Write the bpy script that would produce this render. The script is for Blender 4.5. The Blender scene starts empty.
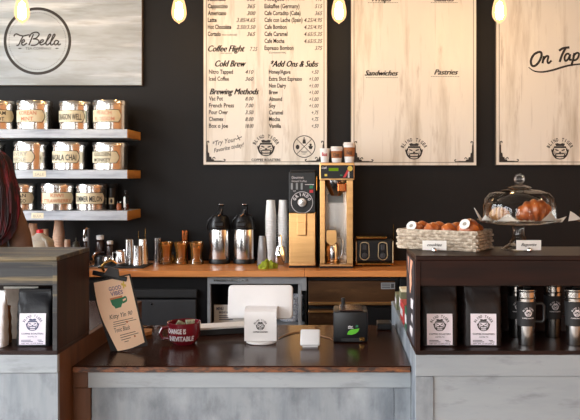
import bpy, bmesh, math, random
from mathutils import Vector, Matrix
PI = math.pi
random.seed(7)
SC = bpy.context.scene
COL = SC.collection
CAMZ, F, VX, VY = 1.5, 800.0, 336.0, 176.0

def X(px, Y): return (px - VX) * Y / F          # sideways position of a photo column at depth Y
def Z(py, Y): return CAMZ - (py - VY) * Y / F   # height of a photo row at depth Y

# ------------------------------------------------------------------ materials
def lin(c):
    out = []
    for v in c[:3]:
        v = v / 255.0
        out.append(v / 12.92 if v <= 0.04045 else ((v + 0.055) / 1.055) ** 2.4)
    return (out[0], out[1], out[2], 1.0)

def new_mat(name):
    m = bpy.data.materials.new(name); m.use_nodes = True
    nt = m.node_tree
    return m, nt, nt.nodes['Principled BSDF'], nt.nodes['Material Output']

def layered(nt, base, layers):
    """base colour with procedural noise layers laid over it: (colour, scale xyz, low, high, strength)"""
    tc = nt.nodes.new('ShaderNodeTexCoord')
    rgb = nt.nodes.new('ShaderNodeRGB'); rgb.outputs[0].default_value = lin(base)
    cur = rgb.outputs[0]
    for i, (c, sc, lo, hi, st) in enumerate(layers):
        mp = nt.nodes.new('ShaderNodeMapping'); mp.inputs['Scale'].default_value = sc
        mp.inputs['Location'].default_value = (i * 3.7 + 1.3, i * 1.9, i * 5.1)
        nt.links.new(tc.outputs['Object'], mp.inputs['Vector'])
        nz = nt.nodes.new('ShaderNodeTexNoise'); nz.inputs['Scale'].default_value = 1.0
        nz.inputs['Detail'].default_value = 6.0; nz.inputs['Roughness'].default_value = 0.62
        nt.links.new(mp.outputs[0], nz.inputs['Vector'])
        mr = nt.nodes.new('ShaderNodeMapRange')
        mr.inputs['From Min'].default_value = lo; mr.inputs['From Max'].default_value = hi
        mr.inputs['To Min'].default_value = 0.0; mr.inputs['To Max'].default_value = st
        nt.links.new(nz.outputs[0], mr.inputs['Value'])
        mx = nt.nodes.new('ShaderNodeMix'); mx.data_type = 'RGBA'
        nt.links.new(mr.outputs[0], mx.inputs['Factor'])
        nt.links.new(cur, mx.inputs['A']); mx.inputs['B'].default_value = lin(c)
        cur = mx.outputs['Result']
    return cur

def mat(name, base, layers=None, rough=0.5, metal=0.0, coat=0.0, bump=None, spec=0.5, **kw):
    m, nt, p, out = new_mat(name)
    if layers is None:
        d = tuple(max(0, v * 0.86) for v in base)
        layers = [(d, (9, 9, 9), 0.4, 0.75, 0.8)]
    nt.links.new(layered(nt, base, layers), p.inputs['Base Color'])
    p.inputs['Roughness'].default_value = rough
    p.inputs['Metallic'].default_value = metal
    p.inputs['Coat Weight'].default_value = coat
    p.inputs['Coat Roughness'].default_value = 0.12
    p.inputs['Specular IOR Level'].default_value = spec
    if bump:
        sc, st = bump
        tc = nt.nodes.new('ShaderNodeTexCoord'); mp = nt.nodes.new('ShaderNodeMapping')
        mp.inputs['Scale'].default_value = sc
        nz = nt.nodes.new('ShaderNodeTexNoise'); nz.inputs['Scale'].default_value = 1.0; nz.inputs['Detail'].default_value = 5
        b = nt.nodes.new('ShaderNodeBump'); b.inputs['Strength'].default_value = st; b.inputs['Distance'].default_value = 0.01
        nt.links.new(tc.outputs['Object'], mp.inputs['Vector']); nt.links.new(mp.outputs[0], nz.inputs['Vector'])
        nt.links.new(nz.outputs[0], b.inputs['Height']); nt.links.new(b.outputs[0], p.inputs['Normal'])
    return m

def thin_glass(name, tint=(255, 255, 255), body=None, body_amt=0.0, rough=0.02, gloss=0.35):
    m, nt, p, out = new_mat(name)
    nt.nodes.remove(p)
    tr = nt.nodes.new('ShaderNodeBsdfTransparent'); tr.inputs[0].default_value = lin(tint)
    gl = nt.nodes.new('ShaderNodeBsdfGlossy'); gl.inputs['Roughness'].default_value = rough
    fr = nt.nodes.new('ShaderNodeFresnel'); fr.inputs['IOR'].default_value = 1.5
    mul = nt.nodes.new('ShaderNodeMath'); mul.operation = 'MULTIPLY'; mul.inputs[1].default_value = gloss * 2.5
    mul.use_clamp = True
    nt.links.new(fr.outputs[0], mul.inputs[0])
    cur = tr.outputs[0]
    if body:
        df = nt.nodes.new('ShaderNodeBsdfDiffuse'); tl = nt.nodes.new('ShaderNodeBsdfTranslucent')
        nz = nt.nodes.new('ShaderNodeTexNoise'); nz.inputs['Scale'].default_value = 30
        mx = nt.nodes.new('ShaderNodeMix'); mx.data_type = 'RGBA'
        mx.inputs['A'].default_value = lin(body); mx.inputs['B'].default_value = lin(tuple(v * .8 for v in body))
        nt.links.new(nz.outputs[0], mx.inputs['Factor'])
        nt.links.new(mx.outputs['Result'], df.inputs[0]); nt.links.new(mx.outputs['Result'], tl.inputs[0])
        m1 = nt.nodes.new('ShaderNodeMixShader'); m1.inputs[0].default_value = .08; nt.links.new(df.outputs[0], m1.inputs[1]); nt.links.new(tl.outputs[0], m1.inputs[2])
        m2 = nt.nodes.new('ShaderNodeMixShader'); m2.inputs[0].default_value = body_amt
        nt.links.new(cur, m2.inputs[1]); nt.links.new(m1.outputs[0], m2.inputs[2]); cur = m2.outputs[0]
    m3 = nt.nodes.new('ShaderNodeMixShader')
    nt.links.new(mul.outputs[0], m3.inputs[0]); nt.links.new(cur, m3.inputs[1]); nt.links.new(gl.outputs[0], m3.inputs[2])
    nt.links.new(m3.outputs[0], out.inputs['Surface'])
    return m

def emitter(name, color, strength, see=0.0):
    m, nt, p, out = new_mat(name)
    nt.nodes.remove(p)
    e = nt.nodes.new('ShaderNodeEmission'); e.inputs[0].default_value = lin(color); e.inputs[1].default_value = strength
    if see:
        t = nt.nodes.new('ShaderNodeBsdfTransparent'); t.inputs[0].default_value = (1, .93, .82, 1)
        mx = nt.nodes.new('ShaderNodeMixShader'); mx.inputs[0].default_value = see
        nt.links.new(e.outputs[0], mx.inputs[1]); nt.links.new(t.outputs[0], mx.inputs[2])
        nt.links.new(mx.outputs[0], out.inputs['Surface'])
    else:
        nt.links.new(e.outputs[0], out.inputs['Surface'])
    return m

MT = {}
def dark(c, k): return tuple(v * k for v in c)
MT['wall'] = mat('black_wall_paint', (27, 26, 27), [((23, 22, 23), (2, 2, 2), .35, .7, 1), ((34, 32, 32), (14, 14, 5), .62, .8, .5)], rough=.6, spec=.25, bump=((30, 30, 30), .08))
MT['cream_board'] = mat('whitewashed_board', (238, 232, 222), [
    ((176, 160, 138), (10, 10, 1.1), .52, .74, .75), ((246, 240, 228), (5, 5, .9), .5, .7, .8),
    ((150, 124, 98), (16, 16, 2.6), .62, .82, .7), ((120, 104, 90), (46, 46, 2.0), .6, .85, .5)], rough=.5)
MT['grey_board'] = mat('grey_washed_board', (178, 189, 198), [
    ((146, 150, 152), (1.5, 8, 8), .42, .66, .85), ((222, 228, 232), (1.0, 6, 13), .5, .66, .8),
    ((126, 122, 114), (3, 20, 26), .58, .8, .6)], rough=.55)
MT['board_edge'] = mat('board_edge_wood', (96, 84, 70), rough=.6)
MT['ink'] = mat('black_ink', (44, 39, 36), rough=.6)
MT['menu_ink'] = mat('menu_ink', (44, 37, 32), rough=.6)
MT['grey_ink'] = mat('faded_grey_ink', (158, 150, 138), rough=.6)
MT['rust_ink'] = mat('rust_ink', (208, 128, 84), rough=.6)
MT['pink_ink'] = mat('pink_ink', (226, 158, 128), rough=.6)
MT['red_ink'] = mat('red_ink', (206, 58, 60), rough=.6)
MT['brown_ink'] = mat('brown_ink', (92, 60, 44), rough=.6)
MT['violet_ink'] = mat('violet_ink', (128, 108, 146), rough=.6)
MT['green_ink'] = mat('green_ink', (44, 122, 84), rough=.6)
MT['white_ink'] = mat('white_ink', (214, 206, 208), rough=.5)
MT['bluish_ink'] = mat('blue_grey_ink', (70, 74, 104), rough=.5)
MT['lime_ink'] = mat('lime_ink', (96, 190, 40), rough=.4)
MT['yellow_ink'] = mat('yellow_ink', (232, 200, 84), rough=.5)
MT['shelf'] = mat('shelf_grey_paint', (186, 190, 196), [((138, 143, 154), (3, 20, 30), .48, .68, .9), ((214, 218, 222), (2, 9, 22), .5, .7, .7), ((84, 84, 90), (40, 40, 60), .68, .8, .7)], rough=.55)
MT['raw_wood'] = mat('raw_pine', (206, 152, 84), [((160, 106, 50), (30, 4, 34), .45, .7, .9)], rough=.6)
MT['worktop'] = mat('amber_butcher_block', (218, 140, 74), [((180, 104, 50), (2.2, 26, 30), .42, .68, .9), ((216, 148, 88), (1.2, 12, 16), .5, .72, .6), ((110, 60, 30), (40, 40, 40), .7, .82, .5)], rough=.34)
MT['walnut'] = mat('dark_walnut', (54, 26, 16), [((34, 18, 13), (1.6, 22, 30), .42, .66, .95), ((74, 40, 25), (2.2, 14, 24), .55, .78, .6)], rough=.2, spec=.15)
MT['walnut_box'] = mat('walnut_box_wood', (40, 20, 14), [((22, 13, 11), (3, 20, 30), .4, .66, .9), ((62, 32, 19), (2.2, 14, 26), .58, .78, .7)], rough=.42, spec=.2)
MT['walnut_side'] = mat('walnut_upright_grain', (46, 23, 15), [((22, 13, 11), (40, 40, 2), .4, .66, .95), ((64, 33, 19), (24, 24, 1.6), .55, .75, .7)], rough=.5, spec=.15)
MT['grey_wood'] = mat('weathered_grey_wood', (54, 54, 55), [((38, 37, 38), (1.5, 20, 42), .42, .6, .95), ((126, 110, 80), (1.2, 20, 26), .52, .66, .8)], rough=.5, spec=.3)
MT['paint'] = mat('distressed_white_paint', (132, 138, 143), [((104, 112, 120), (14, 14, 2.2), .42, .68, .9), ((80, 85, 94), (7, 7, 4), .46, .68, .9),
    ((166, 172, 177), (5, 5, 3), .5, .75, .6), ((96, 74, 62), (40, 40, 14), .7, .82, .6)], rough=.5)
MT['paint_rail'] = mat('distressed_rail_paint', (146, 152, 156), [((132, 139, 145), (2.5, 14, 14), .45, .72, .8), ((100, 103, 108), (5, 12, 20), .54, .76, .8), ((104, 76, 60), (24, 40, 50), .68, .82, .6)], rough=.5)
MT['live_edge'] = mat('rough_walnut_edge', (120, 70, 36), [((30, 17, 12), (26, 30, 90), .4, .6, .95), ((168, 104, 54), (14, 30, 60), .6, .76, .7)], rough=.5)
MT['bare_brown'] = mat('bare_brown_wood', (92, 58, 36), [((60, 36, 22), (22, 22, 2.4), .42, .68, .9), ((112, 74, 46), (14, 14, 2), .55, .75, .6)], rough=.5, spec=.3)
MT['steel'] = mat('brushed_steel', (206, 204, 202), [((178, 176, 174), (40, 40, 3), .4, .7, .6)], rough=.2, metal=1)
MT['tin'] = mat('tin_plate', (226, 224, 220), [((204, 202, 200), (30, 30, 4), .4, .7, .6)], rough=.22, metal=1)
MT['chrome'] = mat('chrome', (226, 226, 228), [((206, 206, 208), (20, 20, 20), .4, .7, .5)], rough=.07, metal=1)
MT['gold_steel'] = mat('warm_steel', (224, 174, 116), [((200, 150, 96), (3, 3, 40), .4, .7, .7)], rough=.3, metal=1)
MT['copper'] = mat('copper', (206, 122, 70), [((170, 94, 52), (20, 20, 5), .4, .7, .6)], rough=.2, metal=1)
MT['brass'] = mat('brass', (196, 152, 84), None, rough=.2, metal=1)
MT['brass_soft'] = mat('worn_chrome_trim', (214, 190, 150), None, rough=.42, metal=1)
MT['black'] = mat('black_plastic', (22, 21, 22), rough=.34, spec=.35)
MT['black_matte'] = mat('matte_black', (25, 24, 25), rough=.7)
MT['charcoal'] = mat('charcoal_panel', (58, 58, 60), rough=.4)
MT['bronze_door'] = mat('bronze_steel_door', (108, 76, 50), [((58, 41, 30), (2, 2, 9), .4, .7, .85), ((168, 124, 80), (5, 5, 14), .6, .78, .5)], rough=.34, metal=.75)
MT['grey_frame'] = mat('grey_painted_frame', (150, 152, 154), [((122, 124, 128), (6, 6, 6), .4, .7, .8)], rough=.5)
MT['white'] = mat('white_plastic', (226, 222, 220), [((216, 212, 210), (6, 6, 6), .4, .7, .8)], rough=.32)
MT['paper_white'] = mat('white_paper', (232, 228, 222), [((222, 216, 210), (14, 14, 14), .4, .7, .8)], rough=.75)
MT['label_lilac'] = mat('pale_label_paper', (224, 216, 224), [((210, 202, 212), (14, 14, 14), .4, .7, .8)], rough=.6)
MT['cream'] = mat('cream_label_card', (232, 220, 188), [((214, 200, 166), (20, 20, 20), .4, .7, .8)], rough=.6)
MT['peach_paper'] = mat('peach_menu_paper', (255, 224, 194), [((244, 208, 176), (6, 6, 6), .4, .75, .8)], rough=.75)
MT['bag_white'] = mat('white_pouch_film', (244, 246, 250), [((228, 232, 238), (10, 10, 6), .4, .7, .8)], rough=.5)
MT['kraft'] = mat('kraft_paper', (164, 108, 64), [((136, 86, 48), (20, 20, 6), .4, .7, .8)], rough=.75)
MT['foil_black'] = mat('black_pouch_film', (22, 22, 26), [((18, 18, 20), (12, 12, 8), .4, .7, .9)], rough=.42, spec=.3, bump=((26, 26, 12), .35))
MT['foil_brown'] = mat('brown_black_pouch_film', (30, 21, 19), [((17, 13, 13), (12, 12, 8), .4, .7, .9)], rough=.5, spec=.25, bump=((26, 26, 12), .35))
MT['foil_grey'] = mat('grey_pouch_film', (150, 134, 120), [((118, 100, 86), (10, 10, 6), .4, .7, .9)], rough=.5, bump=((22, 22, 12), .3))
MT['maroon'] = mat('maroon_glaze', (112, 22, 34), [((86, 14, 26), (14, 14, 14), .4, .7, .8)], rough=.2, coat=.4)
MT['bill'] = mat('banknote_paper', (176, 178, 150), [((104, 116, 92), (90, 90, 90), .45, .62, .9)], rough=.8)
MT['green_cloth'] = mat('lime_green_cloth', (156, 168, 42), [((104, 118, 24), (40, 40, 40), .4, .66, .9)], rough=.85)
MT['pastry'] = mat('glazed_pastry', (176, 92, 38), [((120, 50, 16), (26, 26, 26), .42, .66, .95), ((226, 146, 66), (16, 16, 16), .55, .72, .8)], rough=.32, coat=.3, bump=((60, 60, 60), .3))
MT['pale_pastry'] = mat('pale_pastry', (206, 164, 116), [((160, 104, 58), (24, 24, 24), .45, .7, .9)], rough=.5, bump=((60, 60, 60), .3))
MT['wicker'] = mat('grey_wicker', (196, 180, 160), [((122, 104, 86), (60, 60, 60), .4, .65, .9), ((206, 192, 172), (40, 40, 40), .58, .74, .7)], rough=.75)
MT['glass'] = thin_glass('clear_glass', (248, 248, 246), gloss=.3)
MT['amber_glass'] = thin_glass('amber_glass', (252, 222, 176), body=(255, 186, 90), body_amt=.16, gloss=.9)
MT['amber_drink'] = thin_glass('amber_drink', (220, 150, 40), body=(255, 172, 44), body_amt=.92, gloss=.2)
MT['cream_drink'] = thin_glass('creamy_drink', (230, 180, 130), body=(250, 190, 134), body_amt=.85, gloss=.2)
MT['milk_plastic'] = thin_glass('frosted_jug_plastic', (240, 236, 226), body=(236, 228, 214), body_amt=.45, rough=.3, gloss=.25)
MT['milk'] = mat('cream_milk', (236, 204, 140), rough=.5)
MT['red_plastic'] = mat('red_plastic', (206, 36, 44), rough=.4)
MT['clear_plastic'] = thin_glass('clear_cup_plastic', (214, 210, 208), body=(206, 202, 200), body_amt=.4, rough=.1, gloss=.6)
MT['cup_paper'] = mat('paper_cup_white', (250, 248, 245), [((242, 238, 234), (6, 6, 20), .4, .7, .8)], rough=.6)
MT['cup_tan'] = mat('paper_cup_tan', (196, 164, 140), [((178, 146, 122), (6, 6, 20), .4, .7, .8)], rough=.65)
MT['sleeve'] = mat('cup_sleeve_card', (176, 112, 66), None, rough=.75)
MT['bottle_brown'] = mat('dark_syrup_bottle', (58, 40, 34), None, rough=.25)
MT['bottle_green'] = mat('olive_squeeze_bottle', (66, 62, 44), None, rough=.4)
MT['amber_liquid'] = mat('amber_syrup', (150, 74, 30), None, rough=.15, coat=.4)
MT['dark_red_liquid'] = mat('dark_red_syrup', (92, 32, 24), None, rough=.15, coat=.4)
MT['bulb_glass'] = emitter('amber_bulb_envelope', (255, 200, 142), 2.0, see=.4)
MT['filament'] = emitter('glowing_filament', (255, 210, 150), 430.0)
MT['lcd'] = emitter('green_lcd', (150, 190, 40), 0.55)
MT['hair'] = mat('dark_red_hair', (40, 17, 18), [((128, 24, 32), (34, 34, 3), .48, .66, .9), ((22, 12, 13), (60, 60, 4), .5, .7, .8)], rough=.55, spec=.2)
MT['skin'] = mat('skin', (206, 156, 130), None, rough=.5)
MT['brown_shirt'] = mat('brown_knit_top', (126, 94, 76), [((104, 76, 62), (18, 18, 8), .4, .7, .9)], rough=.85)
MT['jeans'] = mat('dark_trousers', (40, 42, 52), None, rough=.85)
MT['eye'] = mat('eye_white', (230, 226, 220), None, rough=.3)
MT['lips'] = mat('lips', (170, 88, 84), None, rough=.5)
MT['floor'] = mat('pale_floor_boards', (164, 148, 130), [((126, 110, 94), (20, 1.4, 5), .42, .68, .9)], rough=.4)
MT['ceiling'] = mat('ceiling_paint', (120, 112, 104), None, rough=.8)
MT['room_wall'] = mat('plaster_wall', (150, 140, 128), None, rough=.8)
MT['warm_wall'] = mat('orange_wood_wall', (206, 138, 76), [((160, 96, 46), (8, 1.2, 20), .42, .68, .8)], rough=.6)
MT['frame_dark'] = mat('dark_window_frame', (34, 32, 32), None, rough=.5)
MT['light_wood'] = mat('light_board_wood', (176, 122, 72), [((140, 90, 48), (4, 30, 30), .42, .68, .9)], rough=.5)
MT['cable'] = mat('tan_cable', (150, 104, 66), None, rough=.5)
MT['weave'] = mat('blue_white_weave', (206, 204, 206), [((110, 122, 150), (120, 120, 60), .5, .6, .8)], rough=.8)
MT['tea_red'] = mat('red_tea_carton', (178, 44, 44), None, rough=.5)
MT['tea_green'] = mat('green_tea_carton', (36, 96, 66), None, rough=.5)
MT['olive_jar'] = mat('olive_carton', (108, 108, 80), None, rough=.5)
MT['poster'] = mat('dark_poster', (40, 36, 40), [((60, 56, 64), (10, 10, 10), .4, .7, .8)], rough=.5)

# ------------------------------------------------------------------ mesh builder
def ident(u, v): return (u, 0.0, v)

class MB:
    def __init__(self): self.bm = bmesh.new()
    def box(self, x0, x1, y0, y1, z0, z1, bev=0.0, M=None, seg=2):
        r = bmesh.ops.create_cube(self.bm, size=1.0)
        vs = r['verts']
        for v in vs:
            v.co = Vector(((x0 + x1) / 2 + v.co.x * (x1 - x0), (y0 + y1) / 2 + v.co.y * (y1 - y0), (z0 + z1) / 2 + v.co.z * (z1 - z0)))
        if M is not None: bmesh.ops.transform(self.bm, matrix=M, verts=vs)
        if bev:
            es = list({e for v in vs for e in v.link_edges})
            bmesh.ops.bevel(self.bm, geom=es, offset=bev, segments=seg, profile=.5, affect='EDGES')
        return self
    def lathe(self, prof, c=(0, 0, 0), seg=32, M=None, cap=True, a0=0.0, a1=2 * PI):
        rings = []
        full = abs(a1 - a0 - 2 * PI) < 1e-6
        n = seg if full else seg + 1
        for r, z in prof:
            ring = []
            for i in range(n):
                a = a0 + (a1 - a0) * i / seg
                p = Vector((c[0] + r * math.cos(a), c[1] + r * math.sin(a), c[2] + z))
                if M is not None: p = M @ p
                ring.append(self.bm.verts.new(p))
            rings.append(ring)
        for k in range(len(rings) - 1):
            for i in range(n if full else n - 1):
                j = (i + 1) % n
                self.bm.faces.new((rings[k][i], rings[k][j], rings[k + 1][j], rings[k + 1][i]))
        if cap and full:
            if prof[0][0] > 1e-5: self.bm.faces.new(list(reversed(rings[0])))
            if prof[-1][0] > 1e-5: self.bm.faces.new(rings[-1])
        return self
    def tube(self, pts, rad, seg=8, closed=False):
        pts = [Vector(p) for p in pts]
        rads = rad if isinstance(rad, (list, tuple)) else [rad] * len(pts)
        rings = []; up = None
        for i, p in enumerate(pts):
            if closed: t = (pts[(i + 1) % len(pts)] - pts[i - 1])
            else: t = pts[min(i + 1, len(pts) - 1)] - pts[max(i - 1, 0)]
            if t.length < 1e-9: t = Vector((0, 0, 1))
            t.normalize()
            if up is None:
                up = Vector((0, 0, 1)) if abs(t.z) < .9 else Vector((0, 1, 0))
            s = t.cross(up)
            if s.length < 1e-6: s = t.cross(Vector((1, .3, 0)))
            s.normalize(); u = s.cross(t).normalized(); up = u
            rings.append([self.bm.verts.new(p + (s * math.cos(2 * PI * k / seg) + u * math.sin(2 * PI * k / seg)) * rads[i]) for k in range(seg)])
        m = len(rings)
        for i in range(m if closed else m - 1):
            a, b = rings[i], rings[(i + 1) % m]
            for k in range(seg):
                self.bm.faces.new((a[k], a[(k + 1) % seg], b[(k + 1) % seg], b[k]))
        if not closed:
            self.bm.faces.new(list(reversed(rings[0]))); self.bm.faces.new(rings[-1])
        return self
    def loft(self, rings, cap=True):
        vr = [[self.bm.verts.new(p) for p in r] for r in rings]
        n = len(vr[0])
        for k in range(len(vr) - 1):
            for i in range(n):
                self.bm.faces.new((vr[k][i], vr[k][(i + 1) % n], vr[k + 1][(i + 1) % n], vr[k + 1][i]))
        if cap:
            self.bm.faces.new(list(reversed(vr[0]))); self.bm.faces.new(vr[-1])
        return self
    def blob(self, c, rad, amp=.12, seed=0, nu=18, nv=12, M=None):
        rnd = random.Random(seed)
        ph = [(rnd.uniform(1, 4), rnd.uniform(1, 4), rnd.uniform(1, 4), rnd.uniform(0, 6)) for _ in range(6)]
        def pt(a, b):
            d = Vector((math.cos(a) * math.sin(b), math.sin(a) * math.sin(b), math.cos(b)))
            k = 1 + amp * sum(math.sin(p[0] * d.x * 2 + p[1] * d.y * 2 + p[2] * d.z * 2 + p[3]) for p in ph) / 3
            q = Vector((c[0] + d.x * rad[0] * k, c[1] + d.y * rad[1] * k, c[2] + d.z * rad[2] * k))
            return M @ q if M is not None else q
        top = self.bm.verts.new(pt(0, 0)); bot = self.bm.verts.new(pt(0, PI))
        rings = [[self.bm.verts.new(pt(2 * PI * i / nu, PI * k / nv)) for i in range(nu)] for k in range(1, nv)]
        for i in range(nu):
            j = (i + 1) % nu
            self.bm.faces.new((top, rings[0][i], rings[0][j])); self.bm.faces.new((bot, rings[-1][j], rings[-1][i]))
            for k in range(len(rings) - 1):
                self.bm.faces.new((rings[k][i], rings[k + 1][i], rings[k + 1][j], rings[k][j]))
        return self
    def prism(self, pts, y0, y1, M=None):
        """outline in x,z pushed from y0 to y1"""
        a = [self.bm.verts.new((p[0], y0, p[1])) for p in pts]; b = [self.bm.verts.new((p[0], y1, p[1])) for p in pts]
        n = len(pts)
        self.bm.faces.new(a); self.bm.faces.new(list(reversed(b)))
        for i in range(n): self.bm.faces.new((a[i], b[i], b[(i + 1) % n], a[(i + 1) % n]))
        if M is not None: bmesh.ops.transform(self.bm, matrix=M, verts=a + b)
        return self
    # ---- flat marks laid on a surface by a mapping (u, v) -> point
    def poly(self, pts, mp):
        self.bm.faces.new([self.bm.verts.new(mp(u, v)) for u, v in pts]); return self
    def grid(self, u0, u1, v0, v1, nu, nv, mp):
        vs = [[self.bm.verts.new(mp(u0 + (u1 - u0) * i / nu, v0 + (v1 - v0) * j / nv)) for i in range(nu + 1)] for j in range(nv + 1)]
        for j in range(nv):
            for i in range(nu):
                self.bm.faces.new((vs[j][i], vs[j][i + 1], vs[j + 1][i + 1], vs[j + 1][i]))
        return self
    def ring(self, cu, cv, r0, r1, mp, a0=0, a1=2 * PI, n=40):
        for i in range(n):
            a, b = a0 + (a1 - a0) * i / n, a0 + (a1 - a0) * (i + 1) / n
            self.poly([(cu + r * math.cos(t), cv + r * math.sin(t)) for r, t in ((r0, a), (r1, a), (r1, b), (r0, b))], mp)
        return self
    def disc(self, cu, cv, r, mp, n=14, e=1.0):
        self.poly([(cu + r * math.cos(2 * PI * i / n), cv + e * r * math.sin(2 * PI * i / n)) for i in range(n)], mp); return self
    def stroke(self, pts, w, mp, sub=5, taper=False):
        P = [Vector((p[0], p[1])) for p in pts]
        out = []
        if len(P) > 2:
            for i in range(len(P) - 1):
                p0 = P[max(i - 1, 0)]; p1 = P[i]; p2 = P[i + 1]; p3 = P[min(i + 2, len(P) - 1)]
                for k in range(sub):
                    t = k / sub
                    out.append(.5 * ((2 * p1) + (p2 - p0) * t + (2 * p0 - 5 * p1 + 4 * p2 - p3) * t * t + (3 * p1 - p0 - 3 * p2 + p3) * t ** 3))
            out.append(P[-1])
        else: out = P
        L, R = [], []
        for i, p in enumerate(out):
            d = out[min(i + 1, len(out) - 1)] - out[max(i - 1, 0)]
            if d.length < 1e-9: d = Vector((1, 0))
            d.normalize(); nrm = Vector((-d.y, d.x))
            k = w / 2
            if taper: k *= .35 + .65 * math.sin(PI * i / (len(out) - 1))
            L.append(p + nrm * k); R.append(p - nrm * k)
        for i in range(len(out) - 1):
            self.poly([tuple(L[i]), tuple(L[i + 1]), tuple(R[i + 1]), tuple(R[i])], mp)
        return self
    def text(self, s, u, v, size, mp, width=None, align='L', shear=0.0, bold=0.0, rot=0.0, up=1.0, space=1.0):
        """lettering; up = -1 where v grows downwards"""
        vs, fs = text_geo(s, shear, bold, space)
        if not vs: return self
        x0 = min(p[0] for p in vs); x1 = max(p[0] for p in vs)
        kx = size if width is None else width / max(x1 - x0, 1e-6)
        W = (x1 - x0) * kx
        off = {'L': 0, 'C': -W / 2, 'R': -W}[align]
        cr, sr = math.cos(rot), math.sin(rot)
        bv = []
        for x, y in vs:
            a, b = (x - x0) * kx + off, y * size
            a, b = a * cr - b * sr, a * sr + b * cr
            bv.append(self.bm.verts.new(mp(u + a, v + b * up)))
        for f in fs:
            try: self.bm.faces.new([bv[i] for i in f])
            except ValueError: pass
        return self
    def arc_text(self, s, cu, cv, r, a0, a1, size, mp, bold=0.0, up=1.0):
        n = len(s)
        for i, ch in enumerate(s):
            if ch == ' ': continue
            a = a0 + (a1 - a0) * (i + .5) / n
            w = abs(a0 - a1) * r / n * .82
            self.text(ch, cu + r * math.cos(a), cv + up * r * math.sin(a), size, mp, width=(w if ch != 'I' else w * .35), align='C', rot=a - PI / 2, bold=bold, up=up)
        return self
    def build(self, name, m, parent=None, smooth=False, loc=None, normals=True, mats=None):
        if normals: bmesh.ops.recalc_face_normals(self.bm, faces=self.bm.faces)
        me = bpy.data.meshes.new(name); self.bm.to_mesh(me); self.bm.free()
        for q in (mats or [m]): me.materials.append(q)
        if smooth:
            me.polygons.foreach_set('use_smooth', [True] * len(me.polygons))
            try: me.set_sharp_from_angle(angle=math.radians(27))
            except Exception: pass
        o = bpy.data.objects.new(name, me); COL.objects.link(o)
        if parent is not None: o.parent = parent
        if loc is not None: o.location = loc
        return o

_TX = {}
def text_geo(s, shear=0.0, bold=0.0, space=1.0):
    k = (s, shear, bold, space)
    if k in _TX: return _TX[k]
    cu = bpy.data.curves.new('lettering_curve', 'FONT'); cu.body = s; cu.size = 1.0
    cu.shear = shear; cu.offset = bold; cu.space_character = space; cu.resolution_u = 2; cu.fill_mode = 'FRONT'
    ob = bpy.data.objects.new('lettering_curve', cu)
    me = ob.to_mesh()
    vs = [(v.co.x, v.co.y) for v in me.vertices]; fs = [tuple(p.vertices) for p in me.polygons]
    ob.to_mesh_clear(); bpy.data.objects.remove(ob); bpy.data.curves.remove(cu)
    _TX[k] = (vs, fs)
    return _TX[k]

def tag(o, label, cat, group=None, kind=None):
    o['label'] = label; o['category'] = cat
    if group: o['group'] = group
    if kind: o['kind'] = kind
    return o
def thing(name, label, cat, loc, rotz=0.0, group=None):
    o = bpy.data.objects.new(name, None); COL.objects.link(o); o.empty_display_size = .05
    o.location = loc; o.rotation_euler = (0, 0, rotz)
    return tag(o, label, cat, group)
def struct(o): o['kind'] = 'structure'; return o
def dup(root, loc, rotz=None, label=None, scale=None):
    r = root.copy(); COL.objects.link(r); r.location = loc
    if rotz is not None: r.rotation_euler = (0, 0, rotz)
    if label: r['label'] = label
    if scale: r.scale = scale
    for ch in list(root.children):
        c = ch.copy(); COL.objects.link(c); c.parent = r
        for g in list(ch.children):
            d = g.copy(); COL.objects.link(d); d.parent = c
    return r
def rotm(rx=0, ry=0, rz=0, c=(0, 0, 0)):
    T = Matrix.Translation(Vector(c))
    return T @ Matrix.Rotation(rz, 4, 'Z') @ Matrix.Rotation(ry, 4, 'Y') @ Matrix.Rotation(rx, 4, 'X') @ T.inverted()

def emblem(mb, cu, cv, s, mp, up=1.0, caption=True, bold=.03):
    """the roaster's round crest: arched name, banded head, two caption words; s = half the crest's width"""
    def q(u, v): return mp(cu + u * s, cv + up * v * s)
    mb.arc_text('BLIND TIGER', 0, -.08, 1.0, math.radians(160), math.radians(20), .42, q, bold=bold)
    # head: crown band, brow, cheeks, muzzle, whisker stripes
    mb.poly([(-.36, .48), (-.44, .68), (-.22, .74), (0, .66), (.22, .74), (.44, .68), (.36, .48)], q)
    mb.poly([(-.6, .22), (-.52, .46), (.52, .46), (.6, .22), (.44, .3), (-.44, .3)], q)
    for sg in (-1, 1):
        mb.stroke([(sg * .56, .24), (sg * .66, -.05), (sg * .56, -.36), (sg * .34, -.58)], .15, q)
        mb.poly([(sg * .12, .12), (sg * .42, .22), (sg * .44, .1), (sg * .16, .02)], q)
        for k in range(3):
            mb.poly([(sg * .52, -.02 - .15 * k), (sg * .3, -.06 - .13 * k), (sg * .52, -.1 - .15 * k)], q)
        mb.poly([(sg * .66, .12), (sg * .8, .2), (sg * .76, -.06), (sg * .68, -.12)], q)
    mb.poly([(-.12, -.02), (.12, -.02), (.05, -.16), (-.05, -.16)], q)
    mb.stroke([(-.36, -.2), (0, -.18), (.36, -.2), (.36, -.42), (0, -.46), (-.36, -.42), (-.36, -.2)], .1, q, sub=3)
    for k in (-.18, 0, .18): mb.poly([(k - .035, -.22), (k + .035, -.22), (k, -.36)], q)
    mb.stroke([(-.4, -.6), (0, -.68), (.4, -.6)], .09, q)
    if caption: mb.text('COFFEE ROASTERS', 0, -1.16, .3, q, width=2.6, align='C', bold=bold)
    return mb
SKY, WARM, EXPO = 27.0, 25.0, 0.0
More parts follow.
